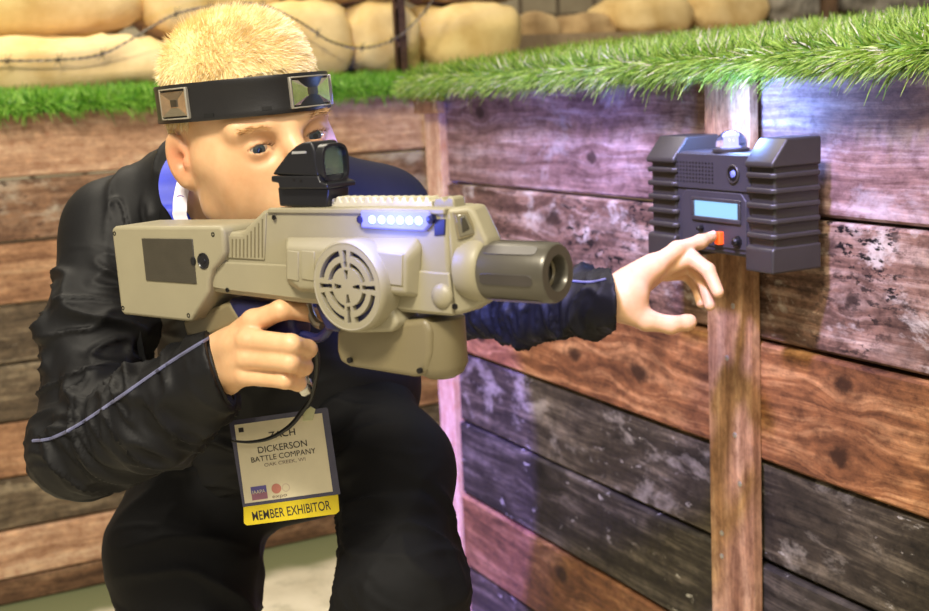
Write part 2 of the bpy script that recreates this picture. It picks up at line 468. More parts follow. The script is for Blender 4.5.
# back wall planks
wl = [FB.px(60, y)[1] for y in (118, 176, 238, 300, 358, 415, 470, 521, 569)]
print('back joints', wl, 'floor check', FB.px(274, 548))
Ml = [
 wood('plank_tan', (142, 106, 80), (186, 148, 118), (214, 184, 154), 11, mott=.15, patch=[((206, 190, 165), .6, .68, 4, .5)]),
 wood('plank_brown_mottled', (84, 58, 42), (134, 102, 78), (182, 154, 128), 12, fleck=((60, 40, 28), 50, .58), mott=.35, patch=[((196, 186, 166), .52, .62, 6, .65)]),
 wood('plank_amber', (114, 80, 56), (164, 124, 92), (198, 162, 126), 13, mott=.3),
 wood('plank_slate', (60, 50, 38), (98, 84, 66), (146, 132, 108), 14, fleck=((200, 190, 170), 30, .62), mott=.45),
 wood('plank_umber', (72, 52, 38), (116, 86, 62), (150, 120, 92), 15, mott=.4, knots=kn(FB, (92, 500, .02), (20, 215, .018))),
]
rows = []; order = [0, 1, 2, 3, 3, 2, 3, 0, 4]
tops = wl[:]+[0.0] if wl[-1] > .03 else wl[:-1]+[0.0]
for i in range(len(tops)-1): rows.append((tops[i]+(.02 if i == 0 else 0), tops[i+1], order[i], .003*((i*5) % 3-1)))
plank_wall('wall_back', FB, rows, -2.6, XR+.75, .03, Ml)

# floor: pale concrete with a green band of turf stain near the boards
mf, nt, bs = newmat('floor_concrete'); tc = nd(nt, 'ShaderNodeTexCoord')
c = ramp(nt, noise(nt, tc.outputs['Object'], 3, 7, .62), [(.35, (188, 180, 156)), (.65, (226, 220, 198))])
c = mixc(nt, ramp(nt, noise(nt, tc.outputs['Object'], 9, 5, .7), [(.52, (0, 0, 0, 1)), (.7, (.7, .7, .7, 1))]), c, lin((140, 138, 112)))
sp = nd(nt, 'ShaderNodeSeparateXYZ'); nt.links.new(tc.outputs['Object'], sp.inputs[0])
yy = mth(nt, 'ADD', sp.outputs[1], mth(nt, 'MULTIPLY', noise(nt, tc.outputs['Object'], 6, 4), .16))
gm = nd(nt, 'ShaderNodeMapRange', interpolation_type='SMOOTHSTEP'); nt.links.new(yy, gm.inputs[0])
gm.inputs[1].default_value = YB-.13; gm.inputs[2].default_value = YB-.05
c = mixc(nt, gm.outputs[0], c, lin((112, 118, 84)))
nt.links.new(c, bs.inputs['Base Color']); bs.inputs['Roughness'].default_value = .6
b_ = BM(); b_.box(-3.2, 4.2, -5.8, 2.0, -.05, 0.0)
fl = b_.build('floor', mf, smooth=30); tag(fl, kind='structure')

# ledges behind the boards that carry turf and sandbags
m_ledge = plain('ledge_wood', (70, 58, 46), .8)
ZB = wl[0]+.018; ZR = wz[0]+.016
b_ = BM(); b_.box(-2.6, XR+.75, -.72, -.032, ZB-.05, ZB)
o = b_.build('trim_1', m_ledge, None, M=FB.mat()); tag(o, kind='structure')
b_ = BM(); b_.box(-.0, 2.6, -.75, -.032, ZR-.05, ZR)
b_.box(0, 2.6, -.75, -.70, 0, ZR-.05)
o = b_.build('trim_2', m_ledge, None, M=FR.mat()); tag(o, kind='structure')

# far stone wall beyond the pit
ms, nt, bs = newmat('far_stone'); tc = nd(nt, 'ShaderNodeTexCoord')
br = nd(nt, 'ShaderNodeTexBrick'); nt.links.new(mapping(nt, tc.outputs['Object'], rot=(R_(90), 0, 0)), br.inputs[0])
br.inputs['Scale'].default_value = 2.6; br.inputs['Color1'].default_value = lin((205, 196, 172)); br.inputs['Color2'].default_value = lin((150, 138, 112))
br.inputs['Mortar'].default_value = lin((98, 88, 72)); br.inputs['Mortar Size'].default_value = .03
c = mixc(nt, ramp(nt, noise(nt, tc.outputs['Object'], 5, 5, .6), [(.4, (0, 0, 0, 1)), (.7, (.6, .6, .6, 1))]), br.outputs[0], lin((120, 105, 85)))
nt.links.new(c, bs.inputs['Base Color']); bs.inputs['Roughness'].default_value = .9
FW = Frame((0, YB+1.9, 0), (1, 0, 0), (0, 0, 1))
b_ = BM(); b_.box(-5.5, 10, -.1, 0, 0, 3.2)
o = b_.build('wall_far', ms, None, M=FW.mat()); tag(o, kind='structure')

# ------------------------------------------------------------------ posts
m_post = wood('post_pine', (104, 70, 46), (152, 114, 80), (190, 154, 116), 21, mott=.12, fleck=((90, 60, 40), 60, .68))
m_post2 = wood('post_pale', (176, 136, 108), (206, 168, 138), (226, 196, 168), 22, mott=.05)
m_steel = plain('screw_steel', (190, 188, 184), .3, .9)
pu0 = FR.px(708, 300, .02)[0]; pu1 = FR.px(752, 300, .02)[0]
print('post width', pu1-pu0)
wp = empty('wooden_post', FR.moved((pu0+pu1)/2, 0, 0).mat(), 'upright pine board with screws, carrying the dark control box on the plank wall', 'post')
hw = (pu1-pu0)/2
FP = FR.moved((pu0+pu1)/2, 0, 0)
board('post_board', FP, -hw, hw, .005, .022, 0.0, wz[0]+.012, m_post, wp, .002)
for (x, y) in ((733, 306), (727, 358), (735, 435), (740, 484), (722, 533), (722, 556)):
    u, w = FP.px(x, y, .022)
    b_ = BM(); b_.lathe((u, .0215, w), (0, 1, 0), [(0, .0042), (.0012, .0042), (.0022, .003), (.0024, 0)], 16)
    b_.build('screw', m_steel, wp)
cu0 = FR.px(418, 200, .03)[0]; cu1 = FR.px(443, 200, .03)[0]
wp2 = empty('wooden_post', FR.moved(0, 0, 0).mat(), 'pale pink wooden corner post at the far end of the right plank wall', 'post')
b2 = board('post_board', FR, -.075, .0-.002, -.06, .012, 0.0, wz[0]-.004, m_post2, wp2, .002)
b3 = board('end_cap', FR, -.085, .03, .0125, .03, wz[0]-.028, wz[0]-.002, m_post, wp2, .002)

# ------------------------------------------------------------------ turf
def blade_mat():
    m, nt, bs = newmat('turf_blades'); a = nd(nt, 'ShaderNodeVertexColor'); a.layer_name = 'Col'
    nt.links.new(a.outputs[0], bs.inputs['Base Color']); bs.inputs['Roughness'].default_value = .42
    bs.inputs['Specular IOR Level'].default_value = .4
    # thin blades let some light through
    tr = nd(nt, 'ShaderNodeBsdfTranslucent'); nt.links.new(a.outputs[0], tr.inputs[0]); mx = nd(nt, 'ShaderNodeMixShader'); mx.inputs[0].default_value = .3
    nt.links.new(bs.outputs[0], mx.inputs[1]); nt.links.new(tr.outputs[0], mx.inputs[2])
    nt.links.new(mx.outputs[0], nt.nodes['Material Output'].inputs[0]); return m
m_blade = blade_mat(); m_mat = plain('turf_backing', (40, 62, 22), .9)
def turf(name, FRM, prof, u0, u1, n, L, width, label, cat, cols, edge=.3):
    """prof: polyline [(v,w)] of the mat from front lower edge to back; blades along it"""
    prof = np.array(prof, float); seg = np.linalg.norm(np.diff(prof, axis=0), axis=1); cum = np.concatenate([[0], np.cumsum(seg)])
    s = rng.random(n)*cum[-1]; ne = int(n*edge); s[:ne] = rng.random(ne)**1.5*cum[1]*1.2
    u = u0+rng.random(n)*(u1-u0)
    i = np.clip(np.searchsorted(cum, s)-1, 0, len(seg)-1); t = (s-cum[i])/seg[i]
    p = prof[i]*(1-t[:, None])+prof[i+1]*t[:, None]
    tg = (prof[i+1]-prof[i])/seg[i][:, None]; nr = np.stack([-tg[:, 1], tg[:, 0]], 1)   # outwards/up
    nr = np.where((nr[:, 1:2] < 0) & (i[:, None] > 0), -nr, nr)
    first = i == 0
    nr[first] = np.stack([np.ones(first.sum()), np.full(first.sum(), -.05)], 1)
    clump = vnoise(np.stack([u*28, s*28, np.zeros(n)], 1)); clump2 = vnoise(np.stack([u*28+50, s*28, np.zeros(n)+3], 1))
    lv = nr[:, 0]*1.0+rng.normal(0, .35, n)+clump2*.4; lw = nr[:, 1]+rng.normal(0, .3, n); lu = rng.normal(0, .38, n)+clump*.7
    D = np.stack([lu, lv, lw], 1); D /= np.linalg.norm(D, axis=1)[:, None]
    Ls = L*(.6+.7*rng.random(n)); bend = .1+.4*rng.random(n)
    base = np.stack([u, p[:, 0], p[:, 1]], 1)
    side = np.cross(D, np.array([0, 1, .2])); side += rng.normal(0, .3, (n, 3)); side /= np.linalg.norm(side, axis=1)[:, None]
    V = []; ks = (0, .4, .75, 1.0)
    for k in ks:
        c = base+D*(Ls*k)[:, None]; c[:, 2] -= Ls*bend*k*k*.8; c[:, 1] += 0.0
        wd = width*(1-k**2*.85)*.5
        V.append(c-side*wd); V.append(c+side*wd)
    V = np.stack(V, 1).reshape(-1, 3); V[:, 1] *= -1
    b = np.arange(n)[:, None]*8
    Q = np.concatenate([b+np.array([[0, 1, 3, 2]])+2*j for j in range(3)], 0)
    me = np_mesh(name, V, Q)
    pick = rng.random(n); cc = np.zeros((n, 4)); cols_l = np.array([lin(c) for _, c in cols]); pr = np.cumsum([w for w, _ in cols])
    ix = np.clip(np.searchsorted(pr, pick*pr[-1]), 0, len(cols)-1); cc = cols_l[ix]*(.8+.4*rng.random(n))[:, None]; cc[:, 3] = 1
    ca = me.color_attributes.new('Col', 'FLOAT_COLOR', 'POINT'); ca.data.foreach_set('color', np.repeat(cc, 8, 0).astype(np.float32).ravel())
    # backing mat
    bm = bmesh.new(); bm.from_mesh(me); cl = bm.verts.layers.float_color.get('Col')
    A = []; th = .008
    for uu in (u0, u1): A.append([bm.verts.new((uu, -q[0], q[1])) for q in prof]+[bm.verts.new((uu, -q[0]+ (th if k == 0 else 0), q[1]-th)) for k, q in reversed(list(enumerate(prof)))])
    for k in range(len(A[0])):
        j = (k+1) % len(A[0]); f = bm.faces.new([A[0][k], A[1][k], A[1][j], A[0][j]]); f.material_index = 1
    bm.faces.new(A[0]).material_index = 1; bm.faces.new(A[1][::-1]).material_index = 1
    bm.to_mesh(me); bm.free()
    o = link(name, me, [m_blade, m_mat], None, FRM.mat())
    return tag(o, label, cat, kind='stuff')
gc = [(.42, (142, 174, 62)), (.24, (98, 140, 42)), (.20, (172, 196, 90)), (.07, (66, 100, 34)), (.07, (220, 212, 170))]
gc2 = [(.45, (124, 176, 58)), (.3, (90, 150, 42)), (.18, (160, 204, 92)), (.07, (60, 105, 32))]
turf('artificial_turf', FR, [(.030, ZR+.014), (.026, ZR+.028), (-.03, ZR+.032), (-.18, ZR+.046), (-.36, ZR+.062), (-.55, ZR+.066)], -.10, 2.45, 85000, .037, .0027,
     'long bright green artificial grass fringe draped over the top of the right plank wall', 'artificial grass', gc)
turf('artificial_turf', FB, [(.03, ZB+.004), (.028, ZB+.018), (-.05, ZB+.024), (-.25, ZB+.034)], -2.3, XR+.7, 40000, .038, .0032,
     'short dark green artificial grass strip along the top of the back plank wall', 'artificial grass', gc2)

# ------------------------------------------------------------------ sandbags
def burlap(name, col, dark):
    m, nt, bs = newmat(name); tc = nd(nt, 'ShaderNodeTexCoord')
    c = ramp(nt, noise(nt, tc.outputs['Object'], 7, 6, .6), [(.3, lin(dark)), (.6, lin(col))])
    wv = nd(nt, 'ShaderNodeTexWave'); nt.links.new(mapping(nt, tc.outputs['Object'], scale=(1, 1, 1)), wv.inputs[0]); wv.inputs['Scale'].default_value = 90
    wv2 = nd(nt, 'ShaderNodeTexWave'); wv2.bands_direction = 'Z'; nt.links.new(tc.outputs['Object'], wv2.inputs[0]); wv2.inputs['Scale'].default_value = 90
    h = mth(nt, 'ADD', wv.outputs['Fac'], wv2.outputs['Fac'])
    nt.links.new(c, bs.inputs['Base Color']); bs.inputs['Roughness'].default_value = .85; bump(nt, bs, h, .3, .002); return m
m_bagA = burlap('burlap_golden', (230, 204, 140), (202, 168, 100)); m_bagB = burlap('burlap_tan', (196, 168, 122), (150, 120, 80)); m_bagC = burlap('burlap_pale', (236, 208, 150), (206, 172, 108))
def bag(cx, cy, d, wpx, hpx, deep, mat, label, rot=0, seed=0, tie=True, name='sandbag', z0=None, cat='sandbag', group=None, rough=.5):
    c = P(cx, cy, d); s = d/F; hx = wpx*s/2; hz = hpx*s/2
    n1, n2 = 40, 22; V = []; Q = []
    for i in range(n2+1):
        ph = -math.pi/2+math.pi*i/n2
        for j in range(n1):
            th = 2*math.pi*j/n1
            f = lambda x, e: math.copysign(abs(x)**e, x)
            V.append((f(math.cos(ph), .42)*f(math.cos(th), .55), f(math.cos(ph), .42)*f(math.sin(th), .75), f(math.sin(ph), .72)))
    V = np.array(V); ex = np.abs(V[:, 0])
    V[:, 2] *= 1-.22*ex**4; V[:, 2] -= .08*(1-ex**2)*(V[:, 2] > 0)
    N = V.copy(); q = V*np.array([hx, deep/2, hz])
    nz = vnoise(q*14+seed*11.3)*.5+vnoise(q*34+seed*7)*.3
    wr = np.abs(vnoise(np.stack([q[:, 0]*60, q[:, 1]*22, q[:, 2]*10], 1)+seed))*ex**3
    q = q+N*(nz*.022*rough*2 - wr*.014)[:, None]
    for i in range(n2):
        for j in range(n1): Q.append((i*n1+j, i*n1+(j+1) % n1, (i+1)*n1+(j+1) % n1, (i+1)*n1+j))
    me = np_mesh(name, q, np.array(Q)); shade(me, 180)
    o = link(name, me, mat); o.rotation_euler = (0, rot, 0); o.location = c
    tag(o, label, cat, group); return o
# placed by their footprint behind the back wall
def bag_at(x0, y0, x1, y1, vb, deep, mat, label, **k):
    a = FB.px(x0, y1, -vb); b = FB.px(x1, y0, -vb)
    c = FB.pt((a[0]+b[0])/2, -vb, (a[1]+b[1])/2)
    d = float((CM.T@(c-C0))[2]*-1)
    s = d/F
    return bag(464.5+float((CM.T@(c-C0))[0])/s, 305.5-float((CM.T@(c-C0))[1])/s, d, (b[0]-a[0])/s, (b[1]-a[1])/s, deep, mat, label, **k)
G1 = 'burlap sandbags stacked behind the back wall'
bag_at(-90, 34, 171, 104, .32, .34, m_bagC, 'long pale sandbag at the left edge lying directly on the turf strip', seed=1, group=G1, rough=.7)
bag_at(-80, -48, 138, 44, .42, .34, m_bagA, 'golden sandbag at the left edge stacked on the long pale sandbag', seed=2, group=G1)
bag_at(132, -44, 272, 44, .42, .34, m_bagA, 'golden sandbag half hidden behind the blond hair', seed=3, group=G1)
bag_at(166, 30, 256, 92, .36, .34, m_bagA, 'sandbag on the turf strip directly behind the headband', seed=13, group=G1)
bag_at(246, -4, 341, 88, .36, .34, m_bagA, 'golden sandbag just right of the blond hair', seed=4, group=G1)
bag_at(332, 0, 406, 82, .36, .34, m_bagA, 'upright golden sandbag touching the left side of the rusty metal stake', seed=5, group=G1)
bag_at(404, 2, 506, 80, .40, .36, m_bagA, 'plump golden sandbag just right of the rusty metal stake', seed=6, group=G1)
bag_at(266, -66, 398, 6, .40, .36, m_bagA, 'sandbag in the upper row left of the rusty metal stake', seed=7, group=G1)
bag_at(402, -66, 520, 8, .44, .36, m_bagB, 'sandbag in the upper row right of the rusty metal stake', seed=8, group=G1)
# terrace behind the right wall, and what lies on it
tz = FB.px(640, 34, -.95)[1]
b_ = BM(); b_.box(XR-.1, 5.0, -1.75, -.72, 0, tz)
o = b_.build('trim_3', plain('terrace_sand', (150, 130, 100), .9), None, M=FB.mat()); tag(o, kind='structure')
G2 = 'small sandbags on the terrace beyond the right wall'
bag_at(508, 14, 546, 48, .9, .3, m_bagB, 'smallest brown sandbag beyond the turf, beside the plump golden sandbag', seed=21, group=G2)
bag_at(553, 13, 604, 46, .95, .3, m_bagB, 'small tan sandbag beyond the turf in front of the pale brick wall', seed=22, group=G2)
bag_at(597, -4, 684, 40, .9, .3, m_bagC, 'largest tan sandbag on the terrace beyond the right turf', seed=23, group=G2)
bag_at(676, -12, 754, 34, .95, .3, m_bagC, 'tan sandbag beyond the turf, between the largest terrace sandbag and a grey boulder', seed=24, group=G2)
m_rock = plain('boulder_stone', (138, 132, 120), .9, var=.5, scale=22, bmp=.6)
bag_at(752, -30, 806, 28, .95, .3, m_rock, 'speckled grey boulder left of the brown stake at the upper right', seed=31, group='boulders on the terrace', name='boulder', cat='boulder', rough=1.3)
bag_at(838, -34, 945, 22, .95, .35, m_rock, 'speckled grey boulder right of the brown stake in the upper right corner', seed=32, group='boulders on the terrace', name='boulder', cat='boulder', rough=1.3)
m_bark = plain('brown_stake_wood', (96, 72, 50), .8, var=.3, scale=30)
a = FB.px(827, 20, -.82)
b_ = BM(); b_.lathe((a[0], -.82, tz), (0, 0, 1), [(0, .042), (.3, .04), (.5, .038)], 14)
tag(b_.build('wooden_stake', m_bark, None, M=FB.mat()), 'brown round stake between two grey boulders at the upper right', 'stake')
# rusty angle-iron stake
m_rust = plain('rusty_iron', (82, 58, 46), .7, .4, var=.35, scale=60, bmp=.4)
a = FB.px(403.5, 60, -.14)
b_ = BM(); w_ = .0135
b_.prism([(a[0]-w_, ZB+.0), (a[0]+w_, ZB+.0), (a[0]+w_, ZB+.62), (a[0]-w_, ZB+.62)], -.145, -.14)
b_.box(a[0]-w_, a[0]-w_+.005, -.165, -.14, ZB, ZB+.62)
for k in range(5): b_.box(a[0]-w_-.004, a[0]-w_+.004, -.14, -.132, ZB+.12+.1*k, ZB+.135+.1*k)
tag(b_.build('metal_stake', m_rust, None, M=FB.mat()), 'dark rusty angle iron stake holding barbed wire among the sandbags', 'stake')
# barbed wire
m_wire = plain('wire_steel', (120, 112, 100), .45, .85)
def wp_(x, y, v): q = FB.px(x, y, v); return np.array([q[0], v, q[1]])
pts = bez([wp_(x, y, -.12) for x, y in ((-40, 63), (0, 61), (55, 60), (102, 54), (145, 31), (176, 14), (215, 6), (262, 5), (300, 22), (330, 41), (362, 48), (396, 38), (424, 12), (440, -12), (450, -30))], 14)
bw = empty('barbed_wire', FB.mat(), 'slack strand of barbed wire looping in front of the sandbags', 'wire')
b_ = BM()
for ph in (0, math.pi):
    hp = []
    fine = bez(pts[::4], 10)
    for i, p in enumerate(fine): hp.append(p+np.array([0, math.cos(i*.55+ph), math.sin(i*.55+ph)])*.0019)
    b_.tube(hp, .0017, 5)
b_.build('strand', m_wire, bw)
cl_ = np.concatenate([[0], np.cumsum(np.linalg.norm(np.diff(np.array(pts), axis=0), axis=1))])
for (bx) in (8, 57, 102, 176, 208, 262, 318, 362, 392, 426):
    i = int(np.argmin([abs(px_-bx) for px_ in [464.5+float((CM.T@(FB.pt(*p)-C0))[0])/float(-(CM.T@(FB.pt(*p)-C0))[2])*F for p in pts]])); p = pts[i]
    b_ = BM(); t = vn(pts[min(i+1, len(pts)-1)]-pts[max(i-1, 0)])
    b_.tube([p+t*(k*.0016-.006)+(np.array([0, math.cos(k*1.1), math.sin(k*1.1)]))*.0042 for k in range(8)], .0016, 5)
    b_.tube([p+np.array([-.012, .004, -.014]), p+np.array([.002, -.002, 0]), p+np.array([.010, .004, .016])], [.0005, .0016, .0005], 5)
    b_.tube([p+np.array([-.004, .012, .015]), p+np.array([0, 0, 0]), p+np.array([.006, -.012, -.014])], [.0005, .0016, .0005], 5)
    b_.build('barb', m_wire, bw)
# ------------------------------------------------------------------ the control box on the post
TH = .076                                     # case depth
BF = FR.moved(0, 0, 0)
vF = .022+TH                                  # front face distance from the wall plane
def bp(x, y, v=vF): return FR.px(x+4, y, v)
cu, cw = bp(712, 205)
BX = FR.moved(cu, 0, cw)                      # local frame at the box centre, v measured from the wall
def q(x, y, v=vF): return BX.px(x+1, y, v)
m_rub = plain('box_rubber', (50, 47, 44), .42, var=.08, scale=20, bmp=.15)
m_case = plain('box_case', (56, 54, 58), .5, var=.06, scale=20, bmp=.25)
m_dark = plain('box_black', (16, 16, 18), .35)
bx = empty('control_box', BX.mat(), 'dark rugged electronic box with a lit screen and clear dome, mounted on the wooden post', 'electronic box')
l0, t0 = q(672, 147); l1, b0 = q(712, 256); r0 = q(752, 200)[0]
print('box', q(650, 160), q(776, 160), q(776, 272))
uL0 = q(649, 200)[0]; uL1 = q(676, 200)[0]; uR0 = q(747, 200)[0]; uR1 = q(775, 200)[0]
wT = q(761, 158)[1]; wB = q(760, 272)[1]; wTL = q(660, 156)[1]
print('w', wT, wTL, wB)
# central case
b_ = BM(); b_.box(uL1-.006, uR0+.006, .023, vF-.006, wB+.014, wT+.004)
case = b_.build('case', m_case, bx, bevel=.004, seg=3)
# two ribbed corner guards
def guard(u0, u1, name='corner_guard'):
    b_ = BM(); vF2 = vF+.003
    top = wT+.024; capb = wT-.012
    # cap with a sloped front (profile in v,w swept along u)
    def sweep(prof, ua, ub):
        a = [b_.vert(ua, v, w) for v, w in prof]; b = [b_.vert(ub, v, w) for v, w in prof]
        b_.face(a[::-1]); b_.face(b); n = len(a)
        for i in range(n): b_.face([a[i], a[(i+1) % n], b[(i+1) % n], b[i]])
    sweep([(.023, capb), (vF2+.003, capb), (vF2+.003, capb+.006), (vF2-.022, top), (.023, top)], u0, u1)
    sweep([(.023, wB), (vF2+.003, wB), (vF2+.003, wB+.030), (vF2-.001, wB+.034), (.023, wB+.034)], u0, u1)
    sweep([(.023, wB+.01), (vF2-.004, wB+.01), (vF2-.004, capb+.01), (.023, capb+.01)], u0+.004, u1-.004)
    g = b_.build(name, m_rub, bx, bevel=.0035, seg=3)
    zs = np.linspace(wB+.047, capb-.010, 5)
    for z in zs:
        c_ = BM()
        prof = [(u0-.002, .026), (u0-.002, vF2-.003), (u0+.004, vF2+.003), (u1-.004, vF2+.003), (u1+.002, vF2-.003), (u1+.002, .026)]
        a = [c_.vert(u, v, z-.0035) for u, v in prof]; b = [c_.vert(u, v, z+.0035) for u, v in prof]
        c_.face(a[::-1]); c_.face(b)
        for i in range(6): c_.face([a[i], a[(i+1) % 6], b[(i+1) % 6], b[i]])
        c_.build('rib', m_rub, g, bevel=.002, seg=2)
guard(uL0, uL1); guard(uR0, uR1)
# front panel with recessed lower area
b_ = BM(); a0, a1 = uL1-.004, uR0+.004
wp1 = q(710, 190)[1]
b_.box(a0, a1, vF-.0065, vF-.001, wp1, wT+.002)
# lower frame, shaped like an arch
po = [(a0, wB+.018), (a1, wB+.018), (a1, wp1+.001), (a0, wp1+.001)]
b_.prism(po, vF-.0065, vF-.0035)
ins = [(a0+.012, wB+.024), (a1-.010, wB+.024), (a1-.010, wp1-.012), (a1-.020, wp1-.002), (a0+.022, wp1-.002), (a0+.012, wp1-.012)]
b_.prism(ins, vF-.004, vF-.0015)
b_.build('front_panel', m_case, bx, bevel=.0012, seg=2)
# speaker holes
b_ = BM()
g0 = q(676, 162); g1 = q(711, 183)
for i in range(12):
    for j in range(6):
        u = g0[0]+(g1[0]-g0[0])*i/11; w = g0[1]+(g1[1]-g0[1])*j/5
        b_.lathe((u, vF-.0012, w), (0, 1, 0), [(0, .0016), (.0005, .0016)], 8)
b_.build('speaker_holes', m_dark, bx)
# round port with a lens
c = q(732, 174)
b_ = BM(); b_.lathe((c[0], vF-.002, c[1]), (0, 1, 0), [(0, .0125), (.003, .0125), (.0038, .0118), (.0036, .0100), (.0015, .0096), (.001, .0095)], 32)
o = b_.build('sensor_port', m_rub, bx)
b_ = BM(); b_.lathe((c[0], vF-.0005, c[1]), (0, 1, 0), [(0, .0094), (.0012, .0094), (.0014, .006), (.0005, .0055)], 28)
b_.build('port_ring', m_dark, o)
m_lens = plain('blue_lens', (120, 135, 220), .08, coat=1, spec=1)
b_ = BM(); b_.lathe((c[0]+.001, vF, c[1]), (0, 1, 0), [(.0005, .0052), (.002, .0045), (.003, .002), (.0032, 0)], 20)
b_.build('lens', m_lens, o)
# screen
s0 = q(693, 200); s1 = q(737, 220)
m_bez = plain('bezel', (58, 56, 58), .3)
b_ = BM()
for (ua, ub, wa, wb) in ((s0[0]-.005, s1[0]+.005, s0[1], s0[1]+.005), (s0[0]-.005, s1[0]+.005, s1[1]-.006, s1[1]), (s0[0]-.005, s0[0], s1[1], s0[1]), (s1[0], s1[0]+.005, s1[1], s0[1])):
    b_.box(ua, ub, vF-.003, vF+.0015, wa, wb)
o = b_.build('screen_bezel', m_bez, bx, bevel=.001)
b_ = BM(); b_.box(s0[0], s1[0], vF-.003, vF-.0008, s1[1], s0[1])
b_.build('lit_screen', emis('screen_glow', (150, 205, 255), 1.1), bx)['label'] = 'pale blue glowing display'
# knob, switch, button
for (x, y, r) in ((736, 242, .0062), (700, 228, .0035)):
    c = q(x, y); b_ = BM(); b_.lathe((c[0], vF-.002, c[1]), (0, 1, 0), [(0, r*1.3), (.002, r*1.3), (.0025, r), (.007, r*.9), (.009, r*.55), (.0092, 0)], 20)
    b_.build('knob', m_dark, bx)
BTN = q(719, 238)
b_ = BM(); b_.box(BTN[0]-.0058, BTN[0]+.0058, vF-.003, vF+.0055, BTN[1]-.0085, BTN[1]+.0085)
b_.build('push_button', emis('button_orange', (255, 90, 20), .55, (235, 90, 30)), bx, bevel=.0012)['label'] = 'orange push button'
# clear dome with lamp inside
dc = q(730, 148, vF-.030)
dz = wT+.004; DU = q(730, 140, vF-.030)[0]
m_dome = glass('clear_dome', (235, 240, 255), .05)
b_ = BM(); b_.lathe((DU, vF-.030, dz), (0, 0, 1), [(0, .0245), (.004, .0245), (.005, .0225)], 32)
dm = b_.build('dome_base', m_rub, bx)
b_ = BM(); b_.lathe((DU, vF-.030, dz+.0045), (0, 0, 1), [(0, .021), (.006, .0208)]+[(.006+.018*math.sin(t), .0208*math.cos(t)) for t in np.linspace(.1, math.pi/2, 10)], 32)
b_.build('dome', m_dome, bx)
b_ = BM(); b_.lathe((DU, vF-.030, dz+.0045), (0, 0, 1), [(0, .009), (.002, .009), (.003, .007), (.012, .007), (.0125, .0085), (.014, .0085), (.0145, 0)], 16)
b_.build('dome_lamp', emis('dome_led', (150, 150, 255), 2.5), bx)
DOME = BX.pt(DU, vF-.030, dz+.05)
# ------------------------------------------------------------------ the laser tag gun
gu = WD((.80, 0, .60)); gu[2] = .012
G0 = P(335, 268, 1.12)
GF = Frame(G0, gu, (0, 0, 1))
S = 1.0
def gq(x, y, v=.024): return GF.px(x, y, v)
def gpoly(pts, v): return [gq(x, y, v) for x, y in pts]
m_tan = plain('gun_tan_plastic', (146, 139, 114), .45, var=.05, scale=14, bmp=.12)
m_tan2 = plain('gun_tan_darker', (118, 108, 80), .42, var=.05, scale=14, bmp=.12)
m_gun_grey = plain('suppressor_grey', (84, 80, 70), .32, var=.06, scale=20, bmp=.08, metal=.25)
m_gblack = plain('gun_black', (22, 22, 24), .32, var=.1)
m_gnavy = plain('gun_navy', (30, 32, 78), .35, var=.1)
m_screw = plain('dark_screw', (34, 32, 30), .4, .5)
gun = empty('laser_tag_gun', GF.mat(), 'tan toy rifle with dark muzzle and glowing light strip aimed by the crouching person', 'toy gun')
print('gun ends', gq(111, 230), gq(560, 273, 0), 'stock h', gq(111, 228)[1]-gq(121, 314)[1])
VS = .031
# stock block
p = gpoly([(111, 229), (114, 226.5), (219, 226), (223, 229), (224.5, 252), (220, 261), (212, 270), (208.5, 280), (208.5, 291), (192, 321), (188, 322), (124, 315), (120.5, 312)], VS)
b_ = BM(); b_.prism(p, -VS, VS); stock = b_.build('stock', m_tan, gun, bevel=.0032, seg=3, ang=40)
for (x, y) in ((114.5, 233.5), (213, 234.5), (123, 308), (188.5, 315.5)):
    c = gq(x, y, VS); b_ = BM(); b_.lathe((c[0], VS-.001, c[1]), (0, 1, 0), [(0, .0023), (.0013, .0023), (.0015, .0014), (.0006, .001)], 14); b_.build('screw', m_screw, stock)
p = gpoly([(141.5, 238.5), (192, 239), (196, 284), (146, 280.5)], VS+.001)
b_ = BM(); b_.prism(p, VS-.001, VS+.0012); o = b_.build('battery_cover', plain('cover_charcoal', (62, 58, 48), .38, var=.08, scale=60, bmp=.3), stock, bevel=.0006)
c = gq(203.5, 261, VS); b_ = BM(); b_.lathe((c[0], VS-.001, c[1]), (0, 1, 0), [(0, .0078), (.0018, .0078), (.0022, .007), (.0012, .0062), (.0012, .003), (.002, .0026), (.002, 0)], 24)
b_.build('key_lock', m_gblack, stock)
c = gq(194, 261, VS); b_ = BM(); b_.lathe((c[0], VS-.001, c[1]), (0, 1, 0), [(0, .0044), (.003, .004), (.0034, 0)], 16, sx=1, sy=.7); b_.build('latch', m_gblack, stock)
# connector from stock to the receiver
VR = .023
p = gpoly([(200, 232), (228, 232), (241, 232), (262, 211), (268, 209), (300, 208.5), (380, 208), (446, 208.5), (449, 262), (453, 317), (380, 311), (330, 306), (296, 303), (222, 294), (208, 292), (206, 262)], VR)
b_ = BM(); b_.prism(p, -VR, VR); rcv = b_.build('receiver', m_tan, gun, bevel=.004, seg=3, ang=25)
# lower belt plate standing a little proud
p = gpoly([(212, 262), (226, 262), (300, 265.5), (425, 271), (433, 272), (449, 273), (452.5, 315), (300, 299.5), (224, 290.5), (212, 288)], VR+.002)
b_ = BM(); b_.prism(p, VR-.002, VR+.002); b_.build('lower_plate', m_tan, rcv, bevel=.0015, seg=2)
